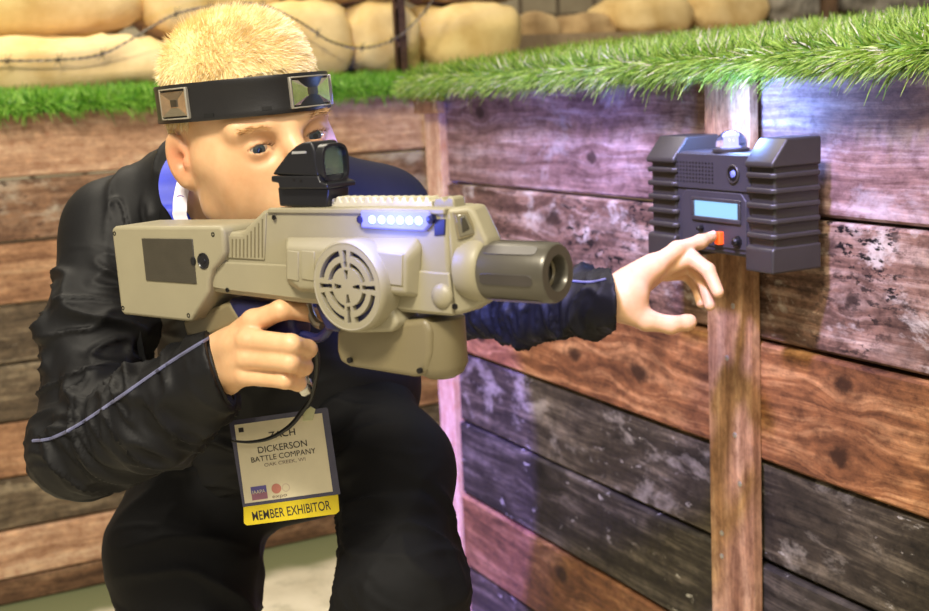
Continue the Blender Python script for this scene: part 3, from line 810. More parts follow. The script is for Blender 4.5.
# slotted vent panel behind the sight
p = gpoly([(228, 236), (243, 236), (263.5, 214), (266, 213), (264, 260), (228, 258)], VR+.0015)
b_ = BM(); b_.prism(p, VR-.001, VR+.0015); vp = b_.build('vent_panel', m_tan, rcv, bevel=.0006)
m_slot = plain('slot_shadow_tan', (104, 96, 70), .6)
for k in range(9):
    x = 231.5+k*3.75; yt = 239 if x < 243 else 239-(x-243)*1.08
    a, b, c, d = gq(x, 257.5, VR+.002), gq(x+1.1, 257.5, VR+.002), gq(x+1.2, yt, VR+.002), gq(x+.1, yt, VR+.002)
    b_ = BM(); b_.prism([a, b, c, d], VR+.0012, VR+.0019); b_.build('slot', m_slot, vp)
for (x, y, r) in ((274, 217.5, .0022), (227.5, 290, .0022), (455, 306.5, .0026)):
    c = gq(x, y, VR+.002); b_ = BM(); b_.lathe((c[0], VR+.0015, c[1]), (0, 1, 0), [(0, r), (.0013, r), (.0015, r*.6), (.0006, r*.5)], 14); b_.build('screw', m_screw, rcv)
# top rib along the receiver
p = gpoly([(270, 208), (446, 208.5), (446, 214.5), (268, 213)], VR)
b_ = BM(); b_.prism(p, VR-.004, VR+.0022); b_.build('top_rib', m_tan, rcv, bevel=.0012)
# side box
VB = .038
p = gpoly([(285.5, 247), (405, 253), (406, 262), (405, 294), (300, 289), (286.5, 278)], VB)
p0 = gpoly([(285, 236), (418, 236), (423, 246), (420, 298), (300, 293), (286, 284)], VR)
b_ = BM(); b_.prism(p0, VR-.001, VB, p); sb = b_.build('side_housing', m_tan, gun, bevel=.003, seg=3, ang=20)
for (xa, xb) in ((287.5, 299), (302, 315), (378, 403)):
    p = gpoly([(xa, 250.5), (xb, 251.5), (xb, 281), (xa, 279)] if xb < 320 else [(xa, 251.5), (xb, 254.5), (xb, 286), (xa, 283)], VB)
    b_ = BM(); b_.prism(p, VB-.001, VB+.0011); b_.build('panel', m_tan, sb, bevel=.0007)
# round speaker drum with cross-shaped grille
VD = .049
dc_ = gq(346.5, 287, VD)
rD = (gq(346.5, 240.5, VD)[1]-gq(346.5, 334, VD)[1])/2
print('disc r', rD)
b_ = BM(); b_.lathe((dc_[0], VR-.01, dc_[1]), (0, 1, 0), [(0, rD*.98), (VD-VR+.004, rD), (VD-VR+.0085, rD*.975), (VD-VR+.010, rD*.93), (VD-VR+.0092, rD*.885)], 64, cap1=False)
drum = b_.build('speaker_drum', m_tan, gun, smooth=45)
b_ = BM()
na = 180; rr = [0, .004, .012] + [rD*.42, rD*.52, rD*.70, rD*.80, rD*.90]
rad = [0.0, rD*.10, rD*.16, rD*.36, rD*.42, rD*.53, rD*.60, rD*.66, rD*.78, rD*.9]
def hole(i, a):
    r = (rad[i]+rad[i+1])/2/rD; d = a % 90; dd = min(d, 90-d)
    if .16 < r < .36 or .60 > r > .53: pass
    w = math.degrees(math.atan2(.045, r))
    if .16 < r < .78 and dd < w and not .36 < r < .42: return True
    if .42 < r < .53 and dd > 13: return True
    if .66 < r < .78 and 11 < dd: return True
    return False
zf = VD-.0005; cache = {}
def gv(i, j, dpt):
    k = (i, j % na if i else 0, dpt)
    if k not in cache:
        a = 2*math.pi*j/na; r = rad[i]; cache[k] = b_.vert(dc_[0]+r*math.cos(a), zf-dpt, dc_[1]+r*math.sin(a))
    return cache[k]
H = [[hole(i, (j+.5)*360/na) for j in range(na)] for i in range(len(rad)-1)]
for i in range(len(rad)-1):
    for j in range(na):
        if not H[i][j]:
            vs = [gv(i, j, 0), gv(i+1, j, 0), gv(i+1, j+1, 0), gv(i, j+1, 0)]
            b_.face([v for k, v in enumerate(vs) if v not in vs[:k]])
        else:
            dp = .005
            if not H[i-1][j]: b_.face([gv(i, j, 0), gv(i, j+1, 0), gv(i, j+1, dp), gv(i, j, dp)])
            if i+1 < len(H) and not H[i+1][j]: b_.face([gv(i+1, j, 0), gv(i+1, j, dp), gv(i+1, j+1, dp), gv(i+1, j+1, 0)])
            if not H[i][j-1]: b_.face([gv(i, j, 0), gv(i, j, dp), gv(i+1, j, dp), gv(i+1, j, 0)])
            if not H[i][(j+1) % na]: b_.face([gv(i, j+1, 0), gv(i+1, j+1, 0), gv(i+1, j+1, dp), gv(i, j+1, dp)])
b_.build('speaker_grille', m_tan, drum, smooth=30)
b_ = BM(); b_.lathe((dc_[0], VD-.008, dc_[1]), (0, 1, 0), [(0, rD*.9), (.0028, rD*.9), (.0029, 0)], 48); b_.build('speaker_cone', m_gnavy, drum)
# shoulder that carries the drum
p = gpoly([(352, 252), (380, 262), (386, 300), (396, 325), (390, 333), (352, 334)], .034)
b_ = BM(); b_.prism(p, .0, .032); b_.build('drum_shoulder', m_tan, drum, bevel=.004, seg=4, ang=15)
# dark red-dot lower drum / foregrip
p = gpoly([(337, 330), (345, 326), (426, 318), (432, 330), (432, 356), (428, 372), (418, 378), (350, 367), (340, 362), (337, 350)], .02)
b_ = BM(); b_.prism(p, -.024, .022); fg = b_.build('ammo_housing', m_tan2, gun, bevel=.012, seg=5, ang=15)
c = gq(438, 344, .0)
zt = gq(438, 318, 0)[1]; zb = gq(438, 377, 0)[1]; ru = .0205
b_ = BM(); b_.lathe((c[0], -.003, zb), (0, 0, 1), [(0, ru*.6), (.004, ru*.92), (.012, ru*1.12), (zt-zb, ru*1.1)], 40, sy=1, sx=1); b_.build('round_end', m_tan2, fg, smooth=60)
for (x, y) in ((349, 360.5), (419, 371)):
    c = gq(x, y, .026); b_ = BM(); b_.lathe((c[0], .0235, c[1]), (0, 1, 0), [(0, .0026), (.0028, .0026), (.003, .001)], 12); b_.build('screw', m_screw, fg)
# dome button, little window, cockpit window
c = gq(442, 296, VR+.002); b_ = BM(); b_.lathe((c[0], VR+.001, c[1]), (0, 1, 0), [(0, .0105), (.001, .0105), (.003, .0095), (.0052, .0065), (.0062, .003), (.0064, 0)], 28); b_.build('dome_button', m_tan, rcv)
p = gpoly([(434.5, 219.5), (445, 219), (444.5, 235), (434, 236)], VR+.001)
b_ = BM(); b_.prism(p, VR-.0005, VR+.0012); b_.build('sensor_window', m_gnavy, rcv, bevel=.0006)
m_win = plain('window_smoke', (110, 104, 84), .12, coat=.6)
# tapering nose in front of the receiver
def nosev(x): return VR+(x-446)/26*(.011-VR)
def sect(xt, yt, xb, yb, v):
    a = gq(xt, yt, v); b = gq(xb, yb, v); return (a, b, v)
b_ = BM(); secs = [sect(445.5, 208.5, 452.5, 317, VR-.0006), sect(471, 206.5, 470, 311, .011), sect(487, 241, 486, 301, .011)]
RG = []
for (a, b, v) in secs:
    z3 = (a[0]+b[0])/2, (a[1]+b[1])/2
    RG.append([b_.vert(a[0], v, a[1]), b_.vert(b[0], v, b[1]), b_.vert(b[0], -v, b[1]), b_.vert(a[0], -v, a[1])])
for A, B in zip(RG, RG[1:]):
    for k in range(4): b_.face([A[k], A[(k+1) % 4], B[(k+1) % 4], B[k]])
b_.face(RG[0][::-1]); b_.face(RG[-1]); nose = b_.build('nose', m_tan, rcv, bevel=.0035, seg=3, ang=12)
def nosepoly(pts, off0, off1, mat, par, name, bev=.0006):
    b_ = BM(); A = []; B = []
    for x, y in pts:
        v = nosev(x); a = gq(x, y, v); A.append(b_.vert(a[0]+off0*.5, v+off0, a[1])); B.append(b_.vert(a[0]+off1*.5, v+off1, a[1]))
    b_.face(A[::-1]); b_.face(B)
    for k in range(len(A)): b_.face([A[k], A[(k+1) % len(A)], B[(k+1) % len(A)], B[k]])
    return b_.build(name, mat, par, bevel=bev)
o = nosepoly([(453, 212), (467, 211.5), (478.5, 234), (458, 240)], -.002, .0012, m_tan2, nose, 'window_frame')
nosepoly([(455.5, 214.5), (466, 214), (475.5, 233), (460, 237)], 0, .0017, m_win, rcv, 'window_pane')
nosepoly([(461, 217), (465, 216), (470, 228), (463, 232)], .001, .0026, plain('win_dark', (60, 56, 44), .3), rcv, 'window_reflector')
# glowing strip
p = gpoly([(361, 210.5), (430, 211), (431, 224), (425, 231.5), (362, 228)], VR+.003)
b_ = BM(); b_.prism(p, VR-.001, VR+.0045); ls = b_.build('light_strip', emis('strip_glow', (70, 90, 255), .35, (130, 130, 175)), gun, bevel=.0015)
ls['label'] = 'glowing blue light strip'
for k in range(6):
    c = gq(372+k*9.3, 219.6+k*.25, VR+.005)
    b_ = BM(); b_.lathe((c[0], VR+.004, c[1]), (0, 1, 0), [(0, .0037), (.0015, .0034), (.0025, .002), (.0028, 0)], 16); b_.build('led', emis('led_white', (150, 185, 255), 4), ls)
for x in (361, 431):
    c = gq(x, 219.5, VR+.003); b_ = BM(); b_.lathe((c[0], VR, c[1]), (0, 1, 0), [(0, .0036), (.005, .0034), (.0058, .002), (.006, 0)], 14); b_.build('strip_end', m_gnavy, ls)
sl = [gq(x, y, VR+.003) for x, y in ((361, 210.5), (430, 211), (431, 224), (425, 231.5), (362, 228))]
b_ = BM(); b_.prism(sl, -VR-.0045, -VR+.001); ls2 = b_.build('light_strip', bpy.data.materials['strip_glow'], gun, bevel=.0015)
for k in range(6):
    c = gq(372+k*9.3, 219.6+k*.25, VR+.005)
    b_ = BM(); b_.lathe((c[0], -VR-.004, c[1]), (0, -1, 0), [(0, .0037), (.0015, .0034), (.0025, .002), (.0028, 0)], 16); b_.build('led', bpy.data.materials['led_white'], ls2)
LED2 = GF.pt(gq(395, 220)[0], -VR-.03, gq(395, 214)[1])
LED = GF.pt(gq(395, 220)[0], VR+.035, gq(395, 215)[1])
# barrel
bc = gq(470, 266, 0); bcw = (gq(470, 240, 0)[1]+gq(470, 296, 0)[1])/2
e0 = gq(474, 268, .022); e1 = gq(558, 273, 0)
rb = (gq(556, 244, 0)[1]-gq(556, 301, 0)[1])/2
print('barrel r', rb, 'axis', e0, e1)
bw_ = e1[1]; rb *= 1.07
b_ = BM(); b_.lathe((e0[0]-.02, 0, bw_+.001), (1, 0, 0), [(0, rb*1.06), (.010, rb*1.13), (.019, rb*1.11), (.022, rb*1.03), (.023, rb*.95)], 48); b_.build('barrel_collar', m_tan, gun, smooth=40)
b_ = BM(); L_ = e1[0]-e0[0]
b_.lathe((e0[0], 0, bw_), (1, 0, 0), [(0, rb), (.002, rb*1.0), (L_-.003, rb*1.0), (L_, rb*.93), (L_+.0003, rb*.60), (L_-.002, rb*.55), (L_-.014, rb*.53), (L_-.0145, rb*.40), (L_-.035, rb*.38), (L_-.036, 0)], 56, cap0=True)
sup = b_.build('suppressor', m_gun_grey, gun, smooth=35)
for ang in (-8, 52, 112, 172, 232, 292):
    t = R_(ang); b_ = BM()
    pts_ = []
    w_ = .0048
    o_ = Frame(GF.pt(e0[0], 0, bw_), GF.u, GF.w)
    cs, sn = math.cos(t), math.sin(t)
    for (uu, ss) in [(.006, -w_*.6), (.009, -w_), (L_-.012, -w_), (L_-.009, -w_*.6), (L_-.009, w_*.6), (L_-.012, w_), (.009, w_), (.006, w_*.6)]:
        pts_.append((uu, ss))
    A = []; B = []
    for uu, ss in pts_:
        for lst, r in ((A, rb*.985), (B, rb*1.012)): lst.append(b_.vert(e0[0]+uu, cs*r-sn*ss, bw_+sn*r+cs*ss))
    b_.face(A[::-1]); b_.face(B)
    for i in range(8): b_.face([A[i], A[(i+1) % 8], B[(i+1) % 8], B[i]])
    b_.build('flute', plain('flute_dark', (60, 55, 50), .35) if ang == -8 else bpy.data.materials['flute_dark'], sup, bevel=.0006)
b_ = BM(); b_.lathe((e1[0]-.0140, 0, bw_), (1, 0, 0), [(0, rb*.52), (.004, rb*.50), (.0045, rb*.42), (.003, rb*.38)], 32, cap0=False, cap1=False); b_.build('lens_ring', m_tan2, sup)
b_ = BM(); b_.lathe((e1[0]-.034, 0, bw_), (1, 0, 0), [(0, rb*.37), (.003, rb*.3), (.005, 0)], 24); b_.build('front_lens', plain('lens_black', (10, 10, 14), .05, coat=1), sup)
# rail
r0_ = gq(334, 200, .0); r1_ = gq(437, 200, .0); rz = gq(385, 207, 0)[1]
m_rail = plain('rail_ivory', (190, 184, 158), .4)
b_ = BM(); zr = max(gq(350, 205, 0)[1], gq(350, 208, VR)[1])
prof = []; n_ = 14; du = (r1_[0]-r0_[0])/n_
top = gq(380, 196, 0)[1]
prof = [(r0_[0], top-.012)]
for k in range(n_):
    u = r0_[0]+k*du; prof += [(u, top-.0045), (u+du*.2, top), (u+du*.55, top), (u+du*.75, top-.0045)]
prof += [(r1_[0], top-.003), (r1_[0], top-.012)]
b_.prism(prof, -.0075, .0075); rail = b_.build('top_rail', m_rail, gun, bevel=.0008)
b_ = BM(); b_.box(r0_[0]-.02, r1_[0]+.004, -.006, .006, top-.022, top-.010); b_.build('rail_base', m_gnavy, rail)
p = gpoly([(438, 209), (440, 198), (447, 196), (450, 200), (454, 195.5), (459, 197), (461, 209)], .0)
b_ = BM(); b_.prism(p, -.008, .008); b_.build('front_sight', m_tan, gun, bevel=.0015)
# reflex sight
sb_ = gpoly([(279, 187), (281, 206), (328, 208), (330, 188)], .012)
b_ = BM(); b_.prism(sb_, -.014, .014); st = b_.build('reflex_sight', m_gblack, gun, bevel=.0015); st['label'] = 'black reflex sight'
p = gpoly([(271, 175), (274, 170), (287, 153), (295, 146), (301, 142.5), (311, 141.5), (314, 150), (317, 168), (318, 178)], .018)
b_ = BM(); b_.prism(p, -.016, .018); b_.build('sight_shroud', m_gblack, st, bevel=.005, seg=4, ang=12)
p = gpoly([(271, 176), (318, 176), (320, 182), (327, 184), (327, 189), (279, 189), (278, 183), (271, 182)], .02)
b_ = BM(); b_.prism(p, -.018, .020); b_.build('sight_deck', m_gblack, st, bevel=.0012)
# hood ring with glass: faces along the barrel
hx = gq(328, 160, 0)[0]; hz0 = gq(335, 183, 0)[1]; hz1 = gq(335, 142.5, 0)[1]; hm = (hz0+hz1)/2; hh = (hz1-hz0)/2
def ringpoly(sc, n=36):
    out = []
    for k in range(n):
        a = 2*math.pi*k/n; c_, s_ = math.cos(a), math.sin(a)
        out.append((math.copysign(abs(c_)**.6, c_)*.0175*sc, hm+math.copysign(abs(s_)**.6, s_)*hh*sc))
    return out
b_ = BM(); n = 36; R0 = []
for (uu, sc) in ((hx-.016, .96), (hx+.008, 1.0), (hx+.0095, .97), (hx+.0095, .84), (hx-.016, .80)):
    R0.append([b_.vert(uu, v, w) for v, w in ringpoly(sc)])
R0.append(R0[0])
for A, B in zip(R0, R0[1:]):
    for k in range(n): b_.face([A[k], A[(k+1) % n], B[(k+1) % n], B[k]])
b_.build('sight_hood', m_gblack, st, smooth=40)
b_ = BM(); A = [b_.vert(hx+.003, v, w) for v, w in ringpoly(.85)]; B = [b_.vert(hx+.0045, v, w) for v, w in ringpoly(.85)]
b_.face(A[::-1]); b_.face(B)
for k in range(n): b_.face([A[k], A[(k+1) % n], B[(k+1) % n], B[k]])
m_sg = plain('sight_glass', (190, 215, 165), .02, coat=1, spec=1); 
_bs = m_sg.node_tree.nodes['Principled BSDF']; _bs.inputs['Transmission Weight'].default_value = .85; _bs.inputs['Metallic'].default_value = .0; _bs.inputs['IOR'].default_value = 1.15
b_.build('sight_lens', m_sg, st)
p = gpoly([(292, 151.5), (306, 151), (306, 153.5), (292, 154)], .0185)
b_ = BM(); b_.prism(p, .0175, .0187); b_.build('sight_mark', plain('sight_grey', (150, 150, 146), .4), st)
for (x, y) in ((294, 180), (301, 181)):
    c = gq(x, y, .02); b_ = BM(); b_.lathe((c[0], .0195, c[1]), (0, 1, 0), [(0, .0016), (.0008, .0014), (.0009, 0)], 10); b_.build('screw', m_screw, st)
# pistol grip, trigger, guard
p = gpoly([(236, 296), (300, 303), (303, 330), (298, 362), (294, 382), (262, 386), (258, 372), (256, 345), (240, 318)], .0)
b_ = BM(); b_.prism(p, -.014, .013); b_.build('pistol_grip', m_gnavy, gun, bevel=.006, seg=4, ang=15)
p = gpoly([(192, 318), (240, 298), (252, 318), (232, 330), (212, 338), (196, 334)], .0)
b_ = BM(); b_.prism(p, -.018, .014); b_.build('grip_tang', m_tan2, gun, bevel=.005, seg=3, ang=15)
b_ = BM(); pts_ = [gq(x, y, 0) for x, y in ((300, 334), (318, 338), (328, 330), (332, 316), (330, 302))]
b_.tube([(u, 0, w) for u, w in bez([np.array(p_) for p_ in pts_], 6)], .0042, 10) if False else None
pts3 = bez([np.array([p_[0], 0, p_[1]]) for p_ in pts_], 6); b_.tube(pts3, .0045, 10); b_.build('trigger_guard', m_gnavy, gun)
pts3 = bez([np.array([gq(x, y, 0)[0], 0, gq(x, y, 0)[1]]) for x, y in ((308, 304), (311, 314), (316, 323), (322, 326))], 6)
b_ = BM(); b_.tube(pts3, [.004]*len(pts3), 8); b_.build('trigger', plain('trigger_metal', (150, 140, 120), .3, .6), gun)
p = gpoly([(318, 303), (345, 305), (345, 332), (330, 330)], .01)
b_ = BM(); b_.prism(p, -.012, .016); b_.build('trigger_housing', m_gnavy, gun, bevel=.003)
# ------------------------------------------------------------------ the person
# head frame
ya = R_(57)
hf = WD((math.cos(ya), 0, math.sin(ya))); hf[2] = -.04; hf = vn(hf)
hr = np.cross(hf, np.array([0, 0, 1.])); hr = vn(hr)
hu = np.cross(hr, hf)
roll = R_(9)          # towards the right shoulder
hr2 = hr*math.cos(roll) - hu*math.sin(roll); hu2 = hu*math.cos(roll)+hr*math.sin(roll)
hr, hu = vn(hr2), vn(hu2)
H0 = P(254, 137.5, 1.315)
HS = 1.0
def hp(r, f, u): return H0 + (hr*r + hf*f + hu*u)*HS
HA = np.array([hr, hf, hu])
def hel(r, f, u, rad, k=.01, sub=False, A=None): return el(hp(r, f, u), np.array(rad)*HS, HA if A is None else A@HA, k, sub)
def hrc(a, b, r1, r2, k=.01, sub=False): return rc(hp(*a), hp(*b), r1*HS, r2*HS, k, sub)
def rotA(axis, deg):
    M = Matrix.Rotation(R_(deg), 3, axis); return np.array([[M[i][j] for j in range(3)] for i in range(3)])
head = [hel(0, -.018, .040, (.074, .094, .078)), hel(0, .02, .022, (.066, .070, .062), .02),
        hel(0, .035, -.030, (.056, .056, .068), .02),
        hrc((-.050, .0, -.058), (-.012, .066, -.098), .016, .015, .02), hrc((.050, .0, -.058), (.012, .066, -.098), .016, .015, .02),
        hrc((-.056, .002, -.02), (-.050, .0, -.058), .014, .015, .02), hrc((.056, .002, -.02), (.050, .0, -.058), .014, .015, .02),
        hel(0, .074, -.098, (.017, .014, .013), .015),
        hel(0, .072, -.066, (.030, .022, .024), .016)]
for s in (-1, 1):
    head += [hrc((s*.044, .050, -.018), (s*.058, .020, -.008), .016, .012, .03), hel(s*.036, .050, -.045, (.017, .022, .030), .025),
             hrc((s*.018, .081, .020), (s*.046, .068, .020), .011, .010, .012),
             hel(s*.033, .090, -.001, (.019, .017, .0145), .008, True),
             hel(s*.0315, .0705, -.001, (.0152, .0146, .0146), .005), hel(s*.045, .020, -.045, (.015, .030, .040), .03)]
head += [hrc((0, .083, .020), (0, .097, -.006), .008, .0085, .012), hrc((0, .097, -.006), (0, .108, -.026), .0085, .0115, .008),
         hrc((-.011, .096, -.032), (.011, .096, -.032), .0085, .0085, .006),
         hel(-.0065, .100, -.0405, (.0042, .006, .004), .003, True), hel(.0065, .100, -.0405, (.0042, .006, .004), .003, True),
         hrc((-.017, .084, -.0625), (0, .0925, -.060), .0055, .0065, .004), hrc((.017, .084, -.0625), (0, .0925, -.060), .0055, .0065, .004),
         hrc((-.015, .084, -.0715), (0, .0915, -.0725), .0055, .0075, .003), hrc((.015, .084, -.0715), (0, .0915, -.0725), .0055, .0075, .003)]
for s in (-1, 1):   # eye openings (almond)
    c = hp(s*.0315, .086, -.001)
    head.append(Prim('lens', .0015, True, c1=hp(s*.0315, .0855, -.0160), r1=.0195*HS, c2=hp(s*.0315, .0855, .0152), r2=.0195*HS))
    # ear: flap, rim, lobe, hollow
    A = rotA('Z', -s*22)@rotA('X', -8)
    head += [el(hp(s*.080, -.017, -.006), np.array((.0060, .0165, .0285)), A@HA, .006),
             el(hp(s*.074, -.013, -.028), np.array((.008, .010, .011)), A@HA, .006),
             el(hp(s*.0875, -.013, -.003), np.array((.0072, .0105, .0185)), A@HA, .004, True),
             el(hp(s*.080, -.010, -.008), np.array((.006, .007, .009)), A@HA, .003, True),
             el(hp(s*.0775, -.004, -.010), np.array((.0035, .0045, .0055)), A@HA, .004)]
neckB = P(205, 235, 1.44)
S_R = P(118, 233, 1.445); S_L = P(384, 214, 1.61); N_ = P(212, 205, 1.45)
head += [rc(hp(0, -.030, -.03), neckB, .054, .060, .02), rc(hp(.0, -.012, -.085), neckB+np.array([.01, -.02, 0]), .030, .045, .02),
         rc(hp(.058, -.02, -.035), N_+np.array([.02, -.04, -.03]), .012, .012, .014)]
E_R = P(83, 445, 1.335); W_R = P(218, 367, 1.205)
E_L = P(448, 302, 1.81); W_L = P(606, 299, 1.605)
pel = P(216, 470, 1.60); kneeL = P(398, 588, 1.385); hipL = P(325, 448, 1.59); hipR = P(182, 520, 1.60)
kneeR = P(190, 700, 1.50); kneeR[2] = .30
ankL = kneeL.copy(); ankL += np.array([.0, .10, 0]); ankL[2] = .09
ankR = kneeR + np.array([-.05, .34, 0]); ankR[2] = .10
neckC = P(216, 240, 1.50)
tor = [rc(neckB, neckC, .05, .04, .03), rc(neckC, S_R, .036, .036, .02), rc(neckC, S_L, .036, .036, .02), rc(S_R, E_R, .038, .032, .01), rc(E_R, W_R, .032, .024, .01),
       rc(S_L, E_L, .036, .032, .01), rc(E_L, W_L, .032, .024, .01),
       rc(neckC, P(255, 320, 1.58), .05, .075, .02), rc(P(255, 320, 1.58), pel, .075, .058, .02), rc(P(320, 330, 1.63), P(250, 330, 1.58), .06, .07, .02),
       rc(pel, hipL, .055, .050, .01), rc(hipL, P(386, 478, 1.47), .050, .046, .01), rc(P(386, 478, 1.47), kneeL, .046, .042, .01), rc(kneeL, ankL, .042, .034, .01),
       rc(pel, hipR, .055, .050, .01), rc(hipR, kneeR, .052, .042, .01), rc(kneeR, ankR, .042, .034, .01),
       rc(ankL, ankL+np.array([-.02, -.14, -.045]), .036, .03, .02), rc(ankR, ankR+np.array([-.0, .02, -.05]), .036, .03, .02)]
def finger(pts, rad, k=.0035):
    return [rc(a, b, r1, r2, k) for a, b, r1, r2 in zip(pts, pts[1:], rad, rad[1:])]
def PP(l): return [P(*q_) for q_ in l]
# right hand round the grip
palmR = []
mc = dict(i=P(254, 322, 1.158), m=P(248, 340, 1.148), r=P(247, 357, 1.152), l=P(246, 375, 1.162))
wR1 = P(222, 356, 1.205); wR2 = P(224, 375, 1.205)
for kk, w_, r1, r2 in (('i', wR1, .020, .0118), ('m', wR1, .021, .0112), ('r', wR2, .020, .0108), ('l', wR2, .019, .0100)):
    palmR.append(rc(w_, mc[kk], r1, r2, .006))
    tc_ = CM@np.array([0, 0, 1.]); palmR.append(rc(w_+tc_*(r1-.003), mc[kk]+tc_*(r2-.0022), .0028, .0040, .004))
handR = palmR + finger([mc['i'], P(281, 310, 1.140), P(302, 311, 1.150), P(317, 317, 1.158)], [.0112, .0090, .0082, .0074], .005) \
    + finger([mc['m'], P(291, 344, 1.124), P(308, 349, 1.147), P(305, 347, 1.172)], [.0108, .0091, .0084, .0080]) \
    + finger([mc['r'], P(290, 362, 1.128), P(304, 367, 1.150), P(301, 365, 1.174)], [.0104, .0088, .0080, .0075]) \
    + finger([mc['l'], P(285, 380, 1.140), P(298, 383, 1.158), P(295, 380, 1.176)], [.0096, .0080, .0075, .0070]) \
    + [rc(wR1, P(248, 330, 1.205), .020, .014, .01)] + finger([P(248, 330, 1.205), P(272, 322, 1.215), P(292, 326, 1.21)], [.0125, .0105, .009])
# left hand reaching for the button
wL = W_L
tipL = BX.pt(BTN[0]-.001, vF+.0125, BTN[1]+.003)
tt_ = CM.T@(tipL-C0); print('tip px', 464.5+tt_[0]/-tt_[2]*F, 305.5-tt_[1]/-tt_[2]*F, 'd', -tt_[2]); dT = float(-tt_[2])
o_ = dT-1.60
mi = P(655, 266, 1.60+o_*.3); th = P(646, 320, 1.60)
handL = [rc(P(616, 299, 1.605), P(628, 296, 1.605), .026, .027, .012), rc(P(622, 292, 1.61), mi, .024, .0145, .012), rc(P(622, 306, 1.60), th, .021, .0135, .012),
         rc(P(622, 292, 1.625), P(662, 270, 1.645), .024, .012, .010), rc(P(630, 280, 1.61), P(650, 266, 1.63), .016, .014, .012)]
handL += finger([mi, P(677, 249.5, 1.60+o_*.5), P(700, 242, 1.60+o_*.8), tipL], [.0140, .0105, .0092, .0072], .006)
handL += finger([th, P(671, 325, 1.60), P(687, 322.5, 1.605), P(690, 321.5, 1.605)], [.0135, .0112, .0100, .0085], .006)
handL += finger([P(663, 267, 1.645), P(691, 258, 1.635), P(708, 270, 1.62), P(718, 292, 1.61)], [.0128, .0108, .0094, .0080])
handL += finger([P(666, 271, 1.66), P(690, 266, 1.665), P(704, 281, 1.65), P(710, 305, 1.64)], [.0118, .0100, .0090, .0078])
handL += finger([P(662, 274, 1.68), P(686, 274, 1.695), P(697, 287, 1.685), P(701, 303, 1.675)], [.0105, .0085, .0078, .0068])
body_prims = head + tor + handR + handL

def skin_mat():
    m, nt, bs = newmat('skin'); tc = nd(nt, 'ShaderNodeTexCoord')
    c = ramp(nt, noise(nt, tc.outputs['Object'], 26, 6, .6), [(.3, lin((206, 160, 116))), (.7, lin((226, 184, 140)))])
    at = nd(nt, 'ShaderNodeVertexColor'); at.layer_name = 'Col'
    c = mixc(nt, 1.0, c, at.outputs[0], 'MULTIPLY')
    nt.links.new(c, bs.inputs['Base Color']); bs.inputs['Roughness'].default_value = .45
    bs.inputs['Subsurface Weight'].default_value = .12; bs.inputs['Subsurface Radius'].default_value = (.012, .004, .002); bs.inputs['Subsurface Scale'].default_value = .6
    bump(nt, bs, noise(nt, tc.outputs['Object'], 900, 2), .12, .0004)
    return m
m_skin = skin_mat()
person = empty('person', None, 'person crouching in black jacket and trousers, aiming a toy rifle while pressing a button', 'person')
person.location = (float(pel[0]), float(pel[1]), 0); bpy.context.view_layer.update()
POFF = np.array([pel[0], pel[1], 0.])
def sdf_obj(name, prims, h, mat, parent, pad=.03, post=None, smooth_it=0):
    pts = []
    for p_ in prims:
        if p_.sub: continue
        if p_.kind == 'rc': pts += [p_.a-max(p_.r1, p_.r2), p_.a+max(p_.r1, p_.r2), p_.b-max(p_.r1, p_.r2), p_.b+max(p_.r1, p_.r2)]
        else: pts += [p_.c-max(p_.r), p_.c+max(p_.r)]
    lo = np.min(pts, 0)-pad; hi = np.max(pts, 0)+pad
    V, Q = nets(prims, lo, hi, h)
    for _ in range(smooth_it):
        acc = np.zeros_like(V); c_ = np.zeros(len(V))
        for k in range(4):
            np.add.at(acc, Q[:, k], V[Q[:, (k+1) % 4]]); np.add.at(c_, Q[:, k], 1)
            np.add.at(acc, Q[:, k], V[Q[:, (k-1) % 4]]); np.add.at(c_, Q[:, k], 1)
        V = V*.5+acc/np.maximum(c_, 1)[:, None]*.5
    if post is not None: V = post(V, Q)
    me = np_mesh(name, V-POFF, Q); shade(me, 180)
    o = link(name, me, mat, parent)
    return o, V, Q
import time; t0_ = time.time()
bo, BV, BQ = sdf_obj('body', body_prims, .0021, m_skin, person, smooth_it=1)
print('body', len(BV), time.time()-t0_)
# natural colouring of lips, cheeks and knuckles; ears painted red for light shining through
def gsp(c, r): return np.exp(-np.sum((BV-c)**2, 1)/(r*r))
col = np.ones((len(BV), 4)); red = np.zeros(len(BV))
red += 1.1*np.maximum.reduce([gsp(hp(x, .092-abs(x)*.3, -.066), .0085) for x in (-.014, -.007, 0, .007, .014)])
for s in (-1, 1): red += 1.3*gsp(hp(s*.080, -.012, -.006), .015)+.35*gsp(hp(s*.082, -.016, -.004), .024)+.25*gsp(hp(s*.05, .06, -.02), .025)+.22*gsp(hp(s*.0315, .085, -.001), .020)
red += .3*gsp(hp(0, .11, -.03), .015)
for f_ in (mc['i'], mc['m'], mc['r'], mc['l'], P(690, 260, 1.635)): red += .18*gsp(f_, .014)
red = np.clip(red, 0, 1); col[:, 1] -= .34*red; col[:, 2] -= .36*red; col[:, 0] -= .05*red
ca = bo.data.color_attributes.new('Col', 'FLOAT_COLOR', 'POINT'); ca.data.foreach_set('color', col.astype(np.float32).ravel())
def lp(o):     # world points to person coordinates
    return np.asarray(o)-POFF
WF = Frame((0, 0, 0), (1, 0, 0), (0, 0, 1))
class WB(BM):   # builder taking world coordinates, parented to the person
    def vert(s, x, y, z): return s.bm.verts.new((x-POFF[0], y-POFF[1], z-POFF[2]))
